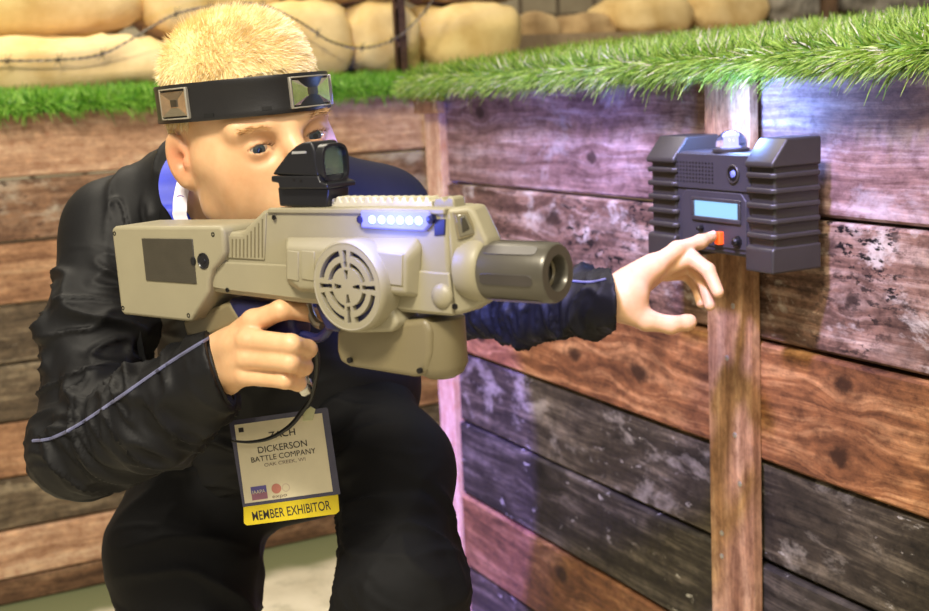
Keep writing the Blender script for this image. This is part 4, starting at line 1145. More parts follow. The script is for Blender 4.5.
# eyes
m_sclera = plain('eye_white', (170, 154, 138), .3, coat=.6, var=.03); m_iris = plain('iris_grey_blue', (52, 62, 68), .1, coat=1, var=.3, scale=300); m_pupil = plain('pupil', (6, 6, 8), .05, coat=1)
look = vn(hf*.97+hr*.10-hu*.04)
for s in (-1, 1):
    c = hp(s*.0315, .0702, -.001); re = .0136
    b_ = WB(); b_.lathe(c, look, [(re*math.cos(t), re*math.sin(t)) for t in np.linspace(math.pi, .42, 20)]+[(re*.93, re*.41)], 32, cap0=False, cap1=False); e_ = b_.build('eye', m_sclera, person, smooth=180)
    b_ = WB(); b_.lathe(c, look, [(re*.875, re*.485), (re*.915, re*.46), (re*.965, re*.2)], 28, cap0=False, cap1=False); b_.build('iris', m_iris, e_)
    b_ = WB(); b_.lathe(c, look, [(re*.965, re*.21), (re*.97, 0)], 20, cap0=False); b_.build('pupil', m_pupil, e_)
# hair
def hair_mat():
    m, nt, bs = newmat('blond_hair'); a = nd(nt, 'ShaderNodeVertexColor'); a.layer_name = 'Col'
    nt.links.new(a.outputs[0], bs.inputs['Base Color']); bs.inputs['Roughness'].default_value = .45; bs.inputs['Specular IOR Level'].default_value = .4; return m
m_hair = hair_mat()
def strands(name, roots, dirs, lens, width, cols, parent, grav=.25, clump=None):
    n = len(roots); side = np.cross(dirs, rng.normal(0, 1, (n, 3))); side /= np.linalg.norm(side, axis=1)[:, None]
    V = []
    for k in (0, .35, .7, 1.0):
        c = roots+dirs*(lens*k)[:, None]; c = c+clump*(lens*k*k)[:, None] if clump is not None else c
        c[:, 2] -= lens*grav*k*k
        w = width*(1-.8*k*k)*.5; V += [c-side*w, c+side*w]
    V = np.stack(V, 1).reshape(-1, 3)-POFF; b = np.arange(n)[:, None]*8
    Q = np.concatenate([b+np.array([[0, 1, 3, 2]])+2*j for j in range(3)], 0)
    me = np_mesh(name, V, Q); base = np.array([lin(c) for c in cols]); cc = base[rng.integers(0, len(cols), n)]*(.85+.3*rng.random(n))[:, None]; cc[:, 3] = 1
    ca = me.color_attributes.new('Col', 'FLOAT_COLOR', 'POINT'); ca.data.foreach_set('color', np.repeat(cc, 8, 0).astype(np.float32).ravel())
    return link(name, me, m_hair, parent)
HN = vnormals(BV, BQ); loc_ = (BV-H0)@HA.T/HS
hl = np.where(loc_[:, 1] > .03, .062+(loc_[:, 1]-.03)*.1, np.where(loc_[:, 1] > -.02, .012+(.05)*np.clip((loc_[:, 1]+.02)/.05, 0, 1)**2, .012-np.clip(-.02-loc_[:, 1], 0, .07)*1.0))
earc = np.minimum(*[np.linalg.norm(BV-hp(s*.082, -.020, -.004), axis=1) for s in (-1, 1)])
isear = ((earc < .036) & (loc_[:, 2] < .026)) | (np.abs(loc_[:, 0]) > .0715) & (loc_[:, 2] < .034) & (loc_[:, 1] < .01) & (loc_[:, 1] > -.05)
scalp = (loc_[:, 2] > hl) & (loc_[:, 1] < .10) & (np.abs(loc_[:, 0]) < .095) & (loc_[:, 2] < .2) & ~isear & (loc_[:, 1] > -.13) & (loc_[:, 2] > -.045)
si = np.where(scalp)[0]
NH = 48000
pk = rng.choice(si, NH); r_ = BV[pk]+rng.normal(0, .0009, (NH, 3)); n_ = HN[pk]; l_ = loc_[pk]
topf = np.clip((l_[:, 2]-.055)/.05, 0, 1)
ln = .009+.014*topf**1.2+rng.random(NH)*(.004+.007*topf)
fwd = hf*.45-hr*.10
cl1 = vnoise(l_*42); cl2 = vnoise(l_*42+30)
dr = n_*(.30+.30*topf)[:, None]+fwd[None]*(.45+.6*topf)[:, None]-hu[None]*(.75*(1-topf))[:, None]+(hr[None]*cl1[:, None]+hu[None]*cl2[:, None])*.22+rng.normal(0, .07, (NH, 3))
dr /= np.linalg.norm(dr, axis=1)[:, None]
hair_o = strands('hair', r_-n_*.001, dr, ln, .0008, [(252, 236, 188), (248, 226, 170), (255, 244, 208), (238, 212, 150)], person, .12)
# scalp cover under the strands, same blond
sel = set(si.tolist()); 
qm = scalp[BQ].all(1); QQ = BQ[qm]; used, inv = np.unique(QQ, return_inverse=True)
topu = np.clip((loc_[used][:, 2]-.055)/.05, 0, 1)
CV = BV[used]+HN[used]*(.003+.011*topu[:, None])
me = np_mesh('hair_base', CV-POFF, inv.reshape(-1, 4)); shade(me, 180)
link('hair_base', me, plain('hair_base_blond', (232, 204, 146), .6, var=.15, scale=200), hair_o)
# brows and lashes
nb_ = 120
for s in (-1, 1):
    t = rng.random(nb_); rr_ = s*(.016+.032*t); uu_ = .0175+.006*np.sin(t*2.4)-.004*t+rng.normal(0, .0014, nb_); ff_ = .0915-.012*t**1.6+.0
    roots = np.array([hp(a, b, c) for a, b, c in zip(rr_, ff_, uu_)]); D_ = hr[None]*s*.9+hu[None]*.15+hf[None]*.15+rng.normal(0, .15, (nb_, 3)); D_ /= np.linalg.norm(D_, axis=1)[:, None]
    strands('eyebrow', roots, D_, np.full(nb_, .008), .0006, [(196, 154, 102), (212, 172, 118)], person, 0)
    t = np.linspace(-1, 1, 40); roots = np.array([hp(s*.0315+a*.0125, .0715+.0155*math.sqrt(max(0, 1-(a*.8)**2)), .0035-abs(a)**2*.0045) for a in t])
    D_ = np.repeat((hf*.9+hu*.25)[None], 40, 0)+hr[None]*t[:, None]*.5; D_ /= np.linalg.norm(D_, axis=1)[:, None]
    strands('eyelashes', roots, D_, np.full(40, .006), .0005, [(90, 62, 44)], person, -.4)
# fingernails
m_nail = plain('fingernail', (236, 190, 168), .25, coat=.3)
def nail(a, b, upv, r, name='fingernail'):
    a, b = np.array(a), np.array(b); t = vn(b-a); n = vn(np.array(upv)-t*np.dot(upv, t)); s = np.cross(t, n); b_ = WB(); G = []
    for i in range(6):
        row = []
        for j in range(7):
            y = (j/6-.5)*2; x = (i/5)*1.0; w = r*.82*math.sqrt(max(0, 1-max(0, (x-.7)/.42)**2*.55)); an = y*.95
            row.append(b_.vert(*(b-t*(r*.9-x*r*1.45)+s*math.sin(an)*w+n*(math.cos(an)*r*.98+.0003))))
        G.append(row)
    for i in range(5):
        for j in range(6): b_.face([G[i][j], G[i+1][j], G[i+1][j+1], G[i][j+1]])
    o = b_.build(name, m_nail, person, smooth=180); q_ = o.modifiers.new('s', 'SOLIDIFY'); q_.thickness = .0005
nail(P(700, 242, 1.60+o_*.8), tipL, (0, -.3, 1), .0076)
nail(P(671, 325, 1.60), P(688, 322.3, 1.605), (.3, .2, 1), .0096)

# ------------------------------------------------------------------ clothes
def cloth(name, col, rough=.75, var=.15):
    m = plain(name, col, rough, var=var, scale=8, sheen=0); return m
m_jack = plain('jacket_black', (12, 12, 14), .6, var=.2, scale=10, bmp=.25, spec=.26); m_trou = plain('trouser_black', (14, 14, 16), .75, var=.2, scale=10, bmp=.3, spec=.22)
def seg_fold(V, N, a, b, amp, freq, ph, rad, lo=0., hi=1., spiral=.8):
    """fabric creases running round the limb a-b, strongest between lo and hi"""
    ba = b-a; L = np.linalg.norm(ba); t = ba/L; s = (V-a)@t/L; rd = V-a-np.outer((V-a)@t, t); dist = np.linalg.norm(rd, axis=1)
    e1 = vn(np.cross(t, [0.3, .1, 1])); e2 = np.cross(t, e1); an = np.arctan2(rd@e2, rd@e1)
    w = np.exp(-np.maximum(0, dist-rad)**2/(.02**2))*np.exp(-((np.clip(s, -.3, 1.3)-(lo+hi)/2)/((hi-lo)/2+1e-6))**4)
    wp = vnoise(V*9+ph)*.022+vnoise(V*22+ph)*.006
    q1 = np.stack([(s*L+.016*spiral*np.sin(an+ph)+wp)*freq*.34, np.cos(an)*.8+ph, np.sin(an)*.8+ph*2], 1)
    q2 = np.stack([(s*L-.014*spiral*np.sin(an+ph*1.7)+wp)*freq*.62, np.cos(an)*1.3+ph*3, np.sin(an)*1.3], 1)
    r1 = np.clip(1-2.6*np.abs(vnoise(q1)), 0, 1)**1.6; r2 = np.clip(1-2.8*np.abs(vnoise(q2)), 0, 1)**1.4
    return V + N*(1.5*amp*w*(r1*1.15+r2*.55-.45)*(.45+.6*np.clip(vnoise(V*7+ph*3)+.6, 0, 1.2)))[:, None]
cR = vn(W_R-E_R); cL = vn(W_L-E_L)
nR_ = WD((.95, .31, .0)); nL_ = WD((1, .05, .0))
jk = [rc(N_, S_R, .060, .059, .03), rc(N_, S_L, .060, .052, .03), rc(S_R, P(97, 330, 1.39), .060, .058, .025), rc(P(97, 330, 1.39), E_R, .058, .054, .02),
      rc(E_R, P(150, 418, 1.265), .057, .052, .02), rc(P(150, 418, 1.265), W_R+cR*.05, .052, .036, .015),
      rc(S_L, E_L, .052, .050, .02), rc(E_L, P(530, 308, 1.70), .050, .048, .02), rc(P(530, 308, 1.70), W_L+cL*.04, .048, .043, .015),
      rc(N_, P(262, 290, 1.55), .085, .125, .04), rc(P(262, 290, 1.55), P(258, 385, 1.585), .125, .110, .04), rc(P(258, 385, 1.585), P(246, 448, 1.60), .110, .105, .04),
      rc(P(325, 300, 1.61), P(335, 385, 1.59), .115, .100, .04), rc(P(335, 385, 1.59), P(320, 430, 1.59), .100, .09, .04),
      rc(P(372, 225, 1.61), P(345, 290, 1.62), .055, .09, .04), rc(P(300, 180, 1.56), S_L, .050, .048, .03),
      cut(P(221, 370, 1.202), nR_, .10), cut(P(611, 299, 1.60), nL_, .10),
      cut(P(240, 484, 1.55), (0.05, 0, -1), .34)]
def jpost(V, Q):
    N = vnormals(V, Q)
    V = seg_fold(V, N, S_R, E_R, .0075, 95, 1.1, .066, .25, 1.1)
    V = seg_fold(V, N, E_R, W_R, .0060, 110, 2.7, .058, -.1, .95)
    V = seg_fold(V, N, S_L, E_L, .006, 100, 4.2, .062, .2, 1.1)
    V = seg_fold(V, N, E_L, W_L, .0075, 120, 5.3, .055, .1, 1.05, .5)
    V = seg_fold(V, N, N_, S_R, .006, 80, 7.3, .075, .2, .95, 1.2)
    V = seg_fold(V, N, P(260, 290, 1.55), P(250, 450, 1.6), .007, 60, 3.3, .12, .2, 1.1, 1.3)
    return V
jo, JV, JQ = sdf_obj('jacket', jk, .0034, m_jack, person, post=jpost, smooth_it=1)
print('jacket', len(JV), time.time()-t0_)
# collar: a standing band round the neck
ax = vn(hp(0, -.03, -.03)-neckB)
cc_ = neckB+ax*.045
b_ = WB(); b_.lathe(cc_, ax, [(-.03, .074), (0, .071), (.018, .069), (.020, .067), (.018, .065), (-.02, .066)], 48, cap0=False, cap1=False)
b_.build('collar', m_jack, jo, smooth=60)
# cuffs
for c, a, r in ((P(221, 371, 1.203), nR_, .0355), (P(610, 300, 1.602), nL_, .0385)):
    b_ = WB(); b_.lathe(c, a, [(-.012, r*1.02), (-.004, r*1.04), (.002, r*1.0), (.002, r*.86), (-.01, r*.82)], 40, cap0=False, cap1=False); b_.build('cuff', m_jack, jo, smooth=50)
# grey-blue piping lines, laid on the jacket surface
m_pipe = plain('piping_grey_blue', (96, 98, 128), .5, var=.1)
from mathutils.bvhtree import BVHTree
jbvh = BVHTree.FromPolygons([Vector(v) for v in JV], [tuple(int(k) for k in q_) for q_ in JQ])
def on_jacket(x, y):
    d = vn(CM@ray(x, y)); h = jbvh.ray_cast(Vector(C0), Vector(d))[0]
    return None if h is None else np.array(h[:])-d*.0010
def piping(pxs, w=.0022):
    pts = [p_ for p_ in (on_jacket(x, y) for x, y in bez([np.array(q_, float) for q_ in pxs], 10)) if p_ is not None]
    b_ = WB(); b_.tube(pts, w, 6); b_.build('piping', m_pipe, jo)
piping([(209, 338), (186, 352), (160, 369), (120, 397), (80, 424), (52, 438), (33, 441)], .0018)
piping([(606, 279), (590, 282), (572, 281)], .0016)
# hem band and pocket flap seen at the waist
# trousers
tr = [rc(pel, P(300, 452, 1.60), .098, .085, .03), rc(P(310, 442, 1.60), P(350, 420, 1.56), .085, .08, .03), rc(P(350, 420, 1.56), P(392, 470, 1.47), .076, .070, .025),
      rc(P(392, 470, 1.47), kneeL, .070, .067, .025), rc(kneeL, ankL+np.array([0, 0, .03]), .072, .058, .02),
      el(P(445, 594, 1.38), (.026, .03, .03), np.eye(3), .02),
      rc(P(205, 480, 1.60), P(184, 550, 1.575), .070, .092, .03), rc(P(184, 545, 1.575), kneeR, .092, .070, .03), rc(kneeR, ankR+np.array([0, 0, .0]), .068, .056, .02),
      cut(ankL+np.array([0, 0, -.01]), (0, 0, -1), .12), cut(ankR+np.array([0, .035, -.0]), (0, 1, -.2), .12)]
def tpost(V, Q):
    N = vnormals(V, Q)
    V = seg_fold(V, N, P(350, 420, 1.56), kneeL, .0060, 70, 1.9, .078, .1, 1.1, 1.0)
    V = seg_fold(V, N, kneeL, ankL, .007, 90, .7, .07, -.1, 1.1, .8)
    V = seg_fold(V, N, P(200, 470, 1.6), kneeR, .0085, 60, 2.2, .095, -.1, 1.0, 1.3)
    return V
to, TV, TQ = sdf_obj('trousers', tr, .0042, m_trou, person, post=tpost, smooth_it=2)
# boots
m_boot = plain('boot_leather', (20, 19, 18), .4, bmp=.4); m_sole = plain('boot_sole', (12, 12, 12), .8)
for ank, dirn in ((ankL, np.array([-.12, -1, 0.])), (ankR, np.array([.05, .25, -.97]))):
    dv = vn(dirn)
    if abs(dv[2]) < .5:
        pr = [rc(ank+np.array([0, 0, .05]), ank, .050, .050, .02), rc(ank+np.array([0, 0, -.045]), ank+dv*.17+np.array([0, 0, -.058]), .043, .034, .03),
              cut(np.array([ank[0], ank[1], .003]), (0, 0, -1), .4)]
    else:   # toes tucked under, heel up
        pr = [rc(ank+np.array([0, -.03, .01]), ank, .048, .050, .02), rc(ank+np.array([0, .0, 0]), ank+np.array([0, .05, -.055]), .045, .034, .03), cut(np.array([ank[0], ank[1], .003]), (0, 0, -1), .4)]
    o, _, _ = sdf_obj('boot', pr, .004, m_boot, person, smooth_it=1)
# ------------------------------------------------------------------ headband
m_band = plain('band_black', (28, 27, 27), .36, var=.1, bmp=.15)
hc_ = hp(0, -.009, .042)
hw_ = np.cross(WD((1, .095, 0)), vn(hc_-C0)); hw_ = vn(hw_); hw_ = hw_ if hw_[2] > 0 else -hw_
HBF = Frame(hc_, hf-hw_*np.dot(hf, hw_), hw_)      # u forward, v to the head's right (the visible side), w up
tilt = R_(-4)
hb = empty('sensor_headband', HBF.mat(), 'black plastic sensor headband around the blond head', 'headband')
ra, rb_ = .1020, .0805; hh_ = .0190
def ell(a, g=0): return ((ra+g)*math.cos(a), (rb_+g)*math.sin(a))
def lift(a): return .0
b_ = BM(); n = 96; Rr = []
for (g, w) in ((0, -hh_), (.0052, -hh_), (.006, -hh_+.0025), (.0052, -hh_+.006), (.0052, hh_-.006), (.006, hh_-.0025), (.0052, hh_), (0, hh_)):
    Rr.append([b_.vert(ell(2*math.pi*k/n, g)[0], ell(2*math.pi*k/n, g)[1], w+lift(2*math.pi*k/n)) for k in range(n)])
Rr.append(Rr[0])
for A, B in zip(Rr, Rr[1:]):
    for k in range(n): b_.face([A[k], A[(k+1) % n], B[(k+1) % n], B[k]])
b_.build('band', m_band, hb, smooth=40)
m_clear = plain('sensor_chrome', (226, 218, 196), .14, .92, var=.1, scale=120)
def arc_patch(b_, a0, a1, w0, w1, g0, g1, n=8):
    A = []
    for k in range(n+1):
        a = a0+(a1-a0)*k/n
        A.append([b_.vert(*(ell(a, g)+(w+lift(a),))) for g, w in ((g0, w0), (g1, w0), (g1, w1), (g0, w1))])
    for P0, P1 in zip(A, A[1:]):
        for k in range(4): b_.face([P0[k], P0[(k+1) % 4], P1[(k+1) % 4], P1[k]])
    b_.face(A[0]); b_.face(A[-1][::-1])
def band_angle(x):
    best = None
    for k in range(720):
        a = 2*math.pi*k/720; p = HBF.pt(*(ell(a, .005)[0], ell(a, .005)[1], 0))
        c = CM.T@(p-C0); X = 464.5+c[0]/-c[2]*F
        nrm = HBF.u*math.cos(a)/ra+HBF.v*math.sin(a)/rb_
        if np.dot(nrm, p-C0) > 0: continue
        if best is None or abs(X-x) < best[0]: best = (abs(X-x), a)
    return best[1]
angs = [(band_angle(164), band_angle(189)), (band_angle(290), band_angle(326))]
for (a0, a1) in angs+[(R_(-80), R_(-58)), (R_(200), R_(222))]:
    am = (a0+a1)/2; da = abs(a1-a0)/2
    b_ = BM(); arc_patch(b_, am-da, am+da, -.0150, .0150, .002, .0045); sn = b_.build('sensor', m_clear, hb, bevel=.0012)
    b_ = BM()
    for (x0, x1, w0, w1) in ((am-da-.01, am-da+.015, -.0155, .0155), (am+da-.015, am+da+.01, -.0155, .0155), (am-da, am+da, -.0155, -.0140), (am-da, am+da, .0140, .0155)):
        arc_patch(b_, x0, x1, w0, w1, .004, .0088, 4)
    b_.build('sensor_rim', plain('rim_grey', (170, 164, 148), .25, .4) if 'rim_grey' not in bpy.data.materials else bpy.data.materials['rim_grey'], sn, bevel=.0006)
    # faceted reflector inside: four facets falling to a small bright chip
    b_ = BM(); K = []
    for sc_, g in ((.95, .0086), (.30, .0054)):
        K.append([b_.vert(*(ell(am+sx_*da*sc_, g)+(sz_*.0128*sc_,))) for sx_, sz_ in ((-1, -1), (1, -1), (1, 1), (-1, 1))])
    for k in range(4): b_.face([K[0][k], K[0][(k+1) % 4], K[1][(k+1) % 4], K[1][k]])
    b_.face(K[1])
    b_.build('reflector', m_clear, sn, smooth=5)
    b_ = BM(); arc_patch(b_, am-da*.22, am+da*.22, -.003, .004, .0053, .0064, 3)
    b_.build('sensor_chip', plain('chip_dark', (60, 54, 44), .3) if 'chip_dark' not in bpy.data.materials else bpy.data.materials['chip_dark'], sn)
m_slotb = plain('slot_black', (6, 6, 6), .6)
for x, w in ((207, -.0155), (265, -.0140)):
    a = band_angle(x); b_ = BM(); arc_patch(b_, a-.055, a+.055, w, w+.0035, .004, .0062, 4); b_.build('slot', m_slotb, hb)

# ------------------------------------------------------------------ lanyard
m_lan = plain('lanyard_blue', (44, 60, 196), .55); m_lanw = plain('lanyard_white', (226, 220, 232), .6, var=.04)
lan = empty('lanyard', None, 'blue and white neck lanyard under the ear of the crouching person', 'lanyard')
lan.location = tuple(P(180, 215, 1.36)); LO = np.array(lan.location)
class LB(BM):
    def vert(s, x, y, z): return s.bm.verts.new((x-LO[0], y-LO[1], z-LO[2]))
vdir = CM@np.array([0, 0, 1.])      # towards the camera
rgt = CM@np.array([1, 0, 0.])
cpts = bez([P(186, 150, 1.42), P(174, 163, 1.375), P(168, 182, 1.352), P(171, 203, 1.345), P(182, 220, 1.34), P(214, 290, 1.36), P(250, 340, 1.32), P(280, 365, 1.30)], 8)
b_ = LB(); b_.ribbon(cpts[:36], [rgt*.0100]*36, .0016); b_.build('blue_strap', m_lan, lan)['label'] = 'blue strap'
cpts2 = bez([P(187, 172, 1.355), P(182, 190, 1.335), P(180, 208, 1.328), P(184, 226, 1.33), P(222, 300, 1.33), P(262, 348, 1.28), P(296, 376, 1.262)], 8)
b_ = LB(); b_.ribbon(cpts2, [rgt*.0075]*len(cpts2), .0014); ws = b_.build('white_strap', m_lanw, lan); ws['label'] = 'white printed strap'
for (x, y) in ((180.5, 201), (184, 180)):
    c = P(x, y, 1.331 if y > 190 else 1.342); LF = Frame(c, CM@np.array([1, 0, 0.]), CM@np.array([0, 1, 0.]))
    b_ = LB(); n = 24; ri = [[b_.vert(*(c+vdir*.0008+(LF.u*math.cos(2*math.pi*k/n)+LF.w*math.sin(2*math.pi*k/n))*r)) for k in range(n)] for r in (.0062, .0052)]
    for k in range(n): b_.face([ri[0][k], ri[0][(k+1) % n], ri[1][(k+1) % n], ri[1][k]])
    for (dx, dy) in ((-.002, -.001), (.0, .001), (.002, -.001)):
        s_ = [b_.vert(*(c+vdir*.0008+LF.u*(dx+a)+LF.w*(dy+b))) for a, b in ((-.0007, -.002), (.0007, -.002), (.0007, .002), (-.0007, .002))]; b_.face(s_)
    b_.build('printed_emblem', plain('emblem_violet', (120, 92, 176), .6) if 'emblem_violet' not in bpy.data.materials else bpy.data.materials['emblem_violet'], ws)

# ------------------------------------------------------------------ badge
dB = 1.31
tl, tr_, bl_, br_ = P(237, 427, dB), P(321, 413, dB-.01), P(245, 503, dB+.0), P(338, 490, dB-.01)
BU = vn(tr_-tl+br_-bl_); BWd = vn(tl-bl_+tr_-br_)
bo_ = P(286.5, 466, dB-.005)
BG = Frame(bo_, BU, BWd)
badge = empty('name_badge', BG.mat(), 'name badge with a yellow member exhibitor band hanging before the black trousers', 'badge')
def bq(x, y): return BG.px(x, y, 0)
m_paper = plain('badge_paper', (214, 204, 172), .6, var=.03); m_yel = plain('badge_yellow', (204, 182, 24), .5, var=.03); m_ink = plain('badge_ink', (34, 28, 26), .6)
corn = [bq(245, 503.5), bq(333, 491.5), bq(322, 413), bq(234.5, 425)]
b_ = BM(); b_.prism(corn, -.0006, .0004); b_.build('card', m_paper, badge)
cy = [bq(243.5, 507), bq(338, 494.5), bq(339.5, 511), bq(336, 514), bq(247, 525.5), bq(244, 523)]
b_ = BM(); b_.prism(cy, -.0008, .0008); yb = b_.build('yellow_band', m_yel, badge, bevel=.0003)
m_sleeve = glass('holder_plastic', (225, 228, 235), .18, 1.2)
b_ = BM(); ho = [bq(229, 421), bq(326, 407.5), bq(328, 409), bq(340.5, 494), bq(243, 507)]
hi_ = [bq(234.5, 425), bq(322, 413), bq(322.1, 413.1), bq(333, 491.5), bq(245, 503.5)]
A = [b_.vert(p_[0], .0006, p_[1]) for p_ in ho]; B = [b_.vert(p_[0], .0006, p_[1]) for p_ in hi_]
A2 = [b_.vert(p_[0], -.0006, p_[1]) for p_ in ho]; B2 = [b_.vert(p_[0], -.0006, p_[1]) for p_ in hi_]
for k in range(5):
    j = (k+1) % 5; b_.face([A[k], A[j], B[j], B[k]]); b_.face([A2[k], B2[k], B2[j], A2[j]]); b_.face([A[k], A2[k], A2[j], A[j]]); b_.face([B[k], B[j], B2[j], B2[k]])
b_.build('holder_border', plain('holder_smoke', (66, 64, 82), .2, coat=.8), badge)
clp = [bq(303, 421), bq(313, 420), bq(316, 409), bq(311, 406), bq(304, 412)]
b_ = BM(); b_.prism(clp, .001, .003); b_.build('badge_clip', plain('clip_cream', (196, 196, 150), .3, coat=.5), badge, bevel=.0005)
def text(s, x, y, hpx, wpx, mat, parent, name, ang=0., v=.0008, bold=0.):
    cu_ = bpy.data.curves.new(name, 'FONT'); cu_.body = s; cu_.align_x = 'CENTER'; cu_.align_y = 'CENTER'; cu_.offset = bold; cu_.extrude = .0
    tmp = bpy.data.objects.new('tmp', cu_); COL.objects.link(tmp); bpy.context.view_layer.update()
    me = bpy.data.meshes.new_from_object(tmp.evaluated_get(bpy.context.evaluated_depsgraph_get())); bpy.data.objects.remove(tmp); me.name = name
    co = np.array([v_.co[:] for v_ in me.vertices]); mn, mx = co.min(0), co.max(0)
    sx = (bq(x+wpx/2, y)[0]-bq(x-wpx/2, y)[0])/(mx[0]-mn[0]); sz = (bq(x, y-hpx/2)[1]-bq(x, y+hpx/2)[1])/(mx[1]-mn[1]); c = bq(x, y); cm_ = (mn+mx)/2
    new = np.zeros_like(co); X_ = (co[:, 0]-cm_[0])*sx; Z_ = (co[:, 1]-cm_[1])*sz
    new[:, 0] = c[0]+X_; new[:, 1] = -v; new[:, 2] = c[1]+Z_
    me.vertices.foreach_set('co', new.astype(np.float32).ravel()); me.update()
    return link(name, me, mat, parent)
text('MEMBER EXHIBITOR', 291.5, 510.5, 9.5, 80, m_ink, yb, 'lettering', v=.0010, bold=.008)
m_ink2 = plain('badge_ink_faded', (120, 104, 92), .6)
text('ZACH', 282, 433.5, 6.8, 27, m_ink, badge, 'lettering', bold=.01)
text('DICKERSON', 282.5, 446.5, 6.6, 50, m_ink, badge, 'lettering')
text('BATTLE COMPANY', 283.5, 455.2, 5.4, 66, m_ink, badge, 'lettering')
text('OAK CREEK, WI', 285, 462.2, 4.0, 42, m_ink2, badge, 'lettering')
def quad(x0, y0, x1, y1, mat, name, v=.0006, sl=-.14):
    b_ = BM(); f = lambda x, y: bq(x, y+(x-x0)*sl)
    b_.prism([f(x0-0, y1), f(x1, y1), f(x1-(y1-y0)*.13, y0), f(x0-(y1-y0)*.13, y0)], .0002, v); return b_.build(name, mat, badge)
quad(251.5, 487, 267, 494, plain('logo_violet', (92, 84, 148), .6), 'printed_logo'); quad(252.5, 493.5, 268, 500.5, plain('logo_mauve', (150, 100, 120), .6), 'printed_logo')
text('IAAPA', 259, 491.5, 3.6, 13, m_paper, badge, 'lettering', v=.0009)
b_ = BM(); c = bq(276.5, 488.5); b_.lathe((c[0], .0003, c[1]), (0, 1, 0), [(0, .0052), (.0004, .0052)], 24); b_.build('printed_emblem', plain('logo_red', (186, 120, 104), .6), badge)
b_ = BM(); c = bq(286, 487.5); b_.lathe((c[0], .0003, c[1]), (0, 1, 0), [(0, .0042), (.0004, .0042), (.0004, .0036), (0.0001, .0036)], 24, cap1=False); b_.build('printed_emblem', plain('logo_pale', (190, 170, 150), .6), badge)
text('expo', 280, 496.5, 3.6, 15, m_ink2, badge, 'lettering')
quad(236.5+2.5, 428, 244, 432.5, m_ink, 'printed_logo')

# thin black cord from the gun, looping across the badge
m_cord = plain('cord_black', (12, 12, 13), .45)
cd_pts = bez([P(232, 441, 1.30), P(250, 442, 1.292), P(270, 438, 1.288), P(290, 426, 1.283), P(303, 410, 1.28), P(312, 396, 1.27), P(317, 372, 1.23), P(316, 350, 1.19), P(306, 336, 1.165)], 8)
OO = P(306, 336, 1.165)
class CB(BM):
    def vert(s, x, y, z): return s.bm.verts.new((x-OO[0], y-OO[1], z-OO[2]))
cb_ = CB(); cb_.tube(cd_pts[:34], np.linspace(.0013, .0028, 34), 8); cb_.tube(cd_pts[33:], .0026, 8)
Mo = Matrix.Translation(Vector(OO)); cdo = cb_.build('thin_cord', m_cord, None, M=Mo); tag(cdo, 'thin black cord hanging from the rifle grip and looping across the name badge', 'cord')
OO = P(306, 385, 1.25)
cb_ = CB(); cb_.lathe(P(304, 396, 1.262), CM@np.array([.2, 1, .1]), [(0, .003), (.004, .0075), (.012, .008), (.018, .004), (.020, 0)], 16, sx=1, sy=.6)
cb_.lathe(P(306, 383, 1.255), CM@np.array([.1, 1, .1]), [(0, .0022), (.02, .0022), (.0205, 0)], 10)
tag(cb_.build('swivel_hook', plain('hook_chrome', (190, 188, 180), .2, .9), None, M=Mo if False else Matrix.Translation(Vector(OO))), 'small chrome swivel hook below the gripping hand, above the badge', 'hook')
# sling between the stock and the hip, seen in the gap behind the elbow
OO = P(150, 360, 1.36)
cb_ = CB(); pts_ = bez([P(136, 322, 1.35), P(141, 350, 1.36), P(147, 376, 1.37), P(158, 410, 1.40), P(170, 440, 1.43)], 6)
cb_.ribbon(pts_, [rgt*.0032]*len(pts_), .0015)
tag(cb_.build('gun_sling', m_cord, None, M=Matrix.Translation(Vector(OO))), 'narrow black strap hanging from the rifle stock inside the bent elbow', 'strap')

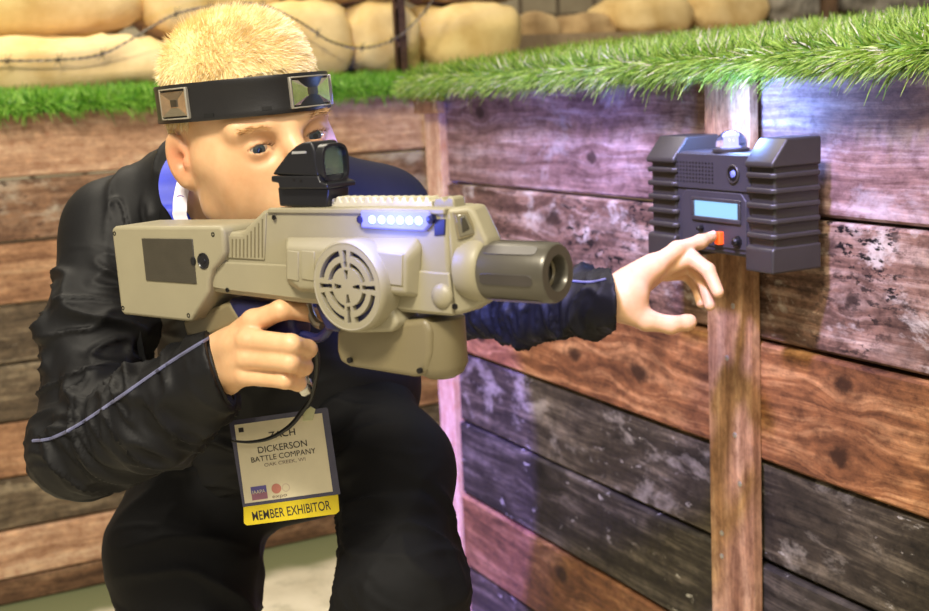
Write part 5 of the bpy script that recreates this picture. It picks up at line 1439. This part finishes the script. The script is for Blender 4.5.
# ------------------------------------------------------------------ light
W = bpy.data.worlds.new('world'); SC.world = W; W.use_nodes = True
bg = W.node_tree.nodes['Background']; bg.inputs[0].default_value = (1.0, .90, .76, 1); bg.inputs[1].default_value = .34
def area(name, loc, tgt, size, power, colr, sy=None):
    l = bpy.data.lights.new(name, 'AREA'); l.size = size; l.energy = power; l.color = colr
    if sy: l.shape = 'RECTANGLE'; l.size_y = sy
    o = bpy.data.objects.new(name, l); COL.objects.link(o); o.location = loc
    o.rotation_euler = (Vector(tgt)-Vector(loc)).to_track_quat('-Z', 'Y').to_euler(); return o
def point(name, loc, power, colr, r=.02):
    l = bpy.data.lights.new(name, 'POINT'); l.energy = power; l.color = colr; l.shadow_soft_size = r
    o = bpy.data.objects.new(name, l); COL.objects.link(o); o.location = tuple(loc); return o
def spot(name, loc, tgt, power, colr, ang, blend=.3, r=.02):
    l = bpy.data.lights.new(name, 'SPOT'); l.energy = power; l.color = colr; l.spot_size = R_(ang); l.spot_blend = blend; l.shadow_soft_size = r
    o = bpy.data.objects.new(name, l); COL.objects.link(o); o.location = tuple(loc)
    o.rotation_euler = (Vector(tuple(tgt))-Vector(tuple(loc))).to_track_quat('-Z', 'Y').to_euler(); return o
area('hall_lamp', (-.9, -.3, 3.3), (-.1, 1.5, .9), .5, 125, (1, .91, .74))
area('hall_lamp', (.4, 3.0, 3.6), (0, 3.0, 1.0), 1.6, 70, (1, .90, .72))
area('hall_lamp', (.2, -1.2, 2.6), (.2, 1.6, .9), 1.2, 26, (1, .92, .80))
point('dome_glow', DOME+np.array([-.0, 0, .0]), 2.0, (.20, .36, 1.0), .015)
spot('added_violet_spot', (-.7, 1.2, 2.9), tuple(FR.pt(*(lambda z: (z[0], 0, z[1]))(FR.px(468, 500)))), 1500, (.20, .13, 1.0), 9.5, .10)  # spot added to throw a violet patch on the lower right wall
spot('added_violet_spot', (-.4, .6, 3.0), tuple(FR.pt(*(lambda z: (z[0], 0, z[1]))(FR.px(700, 170)))), 760, (.44, .38, 1.0), 28, .9, .1)  # spot added to tint the upper right wall lavender
spot('strip_glow', tuple(LED2), tuple(P(405, 186, 1.62)), 60, (.14, .18, 1.0), 62, .6, .02)
point('strip_glow', LED, .35, (.15, .2, 1.0), .02)
SC.view_settings.view_transform = 'Standard'; SC.view_settings.look = 'None'; SC.view_settings.gamma = 1; SC.view_settings.exposure = .22
SC.view_settings.use_curve_mapping = False
print('script done', time.time()-t0_)
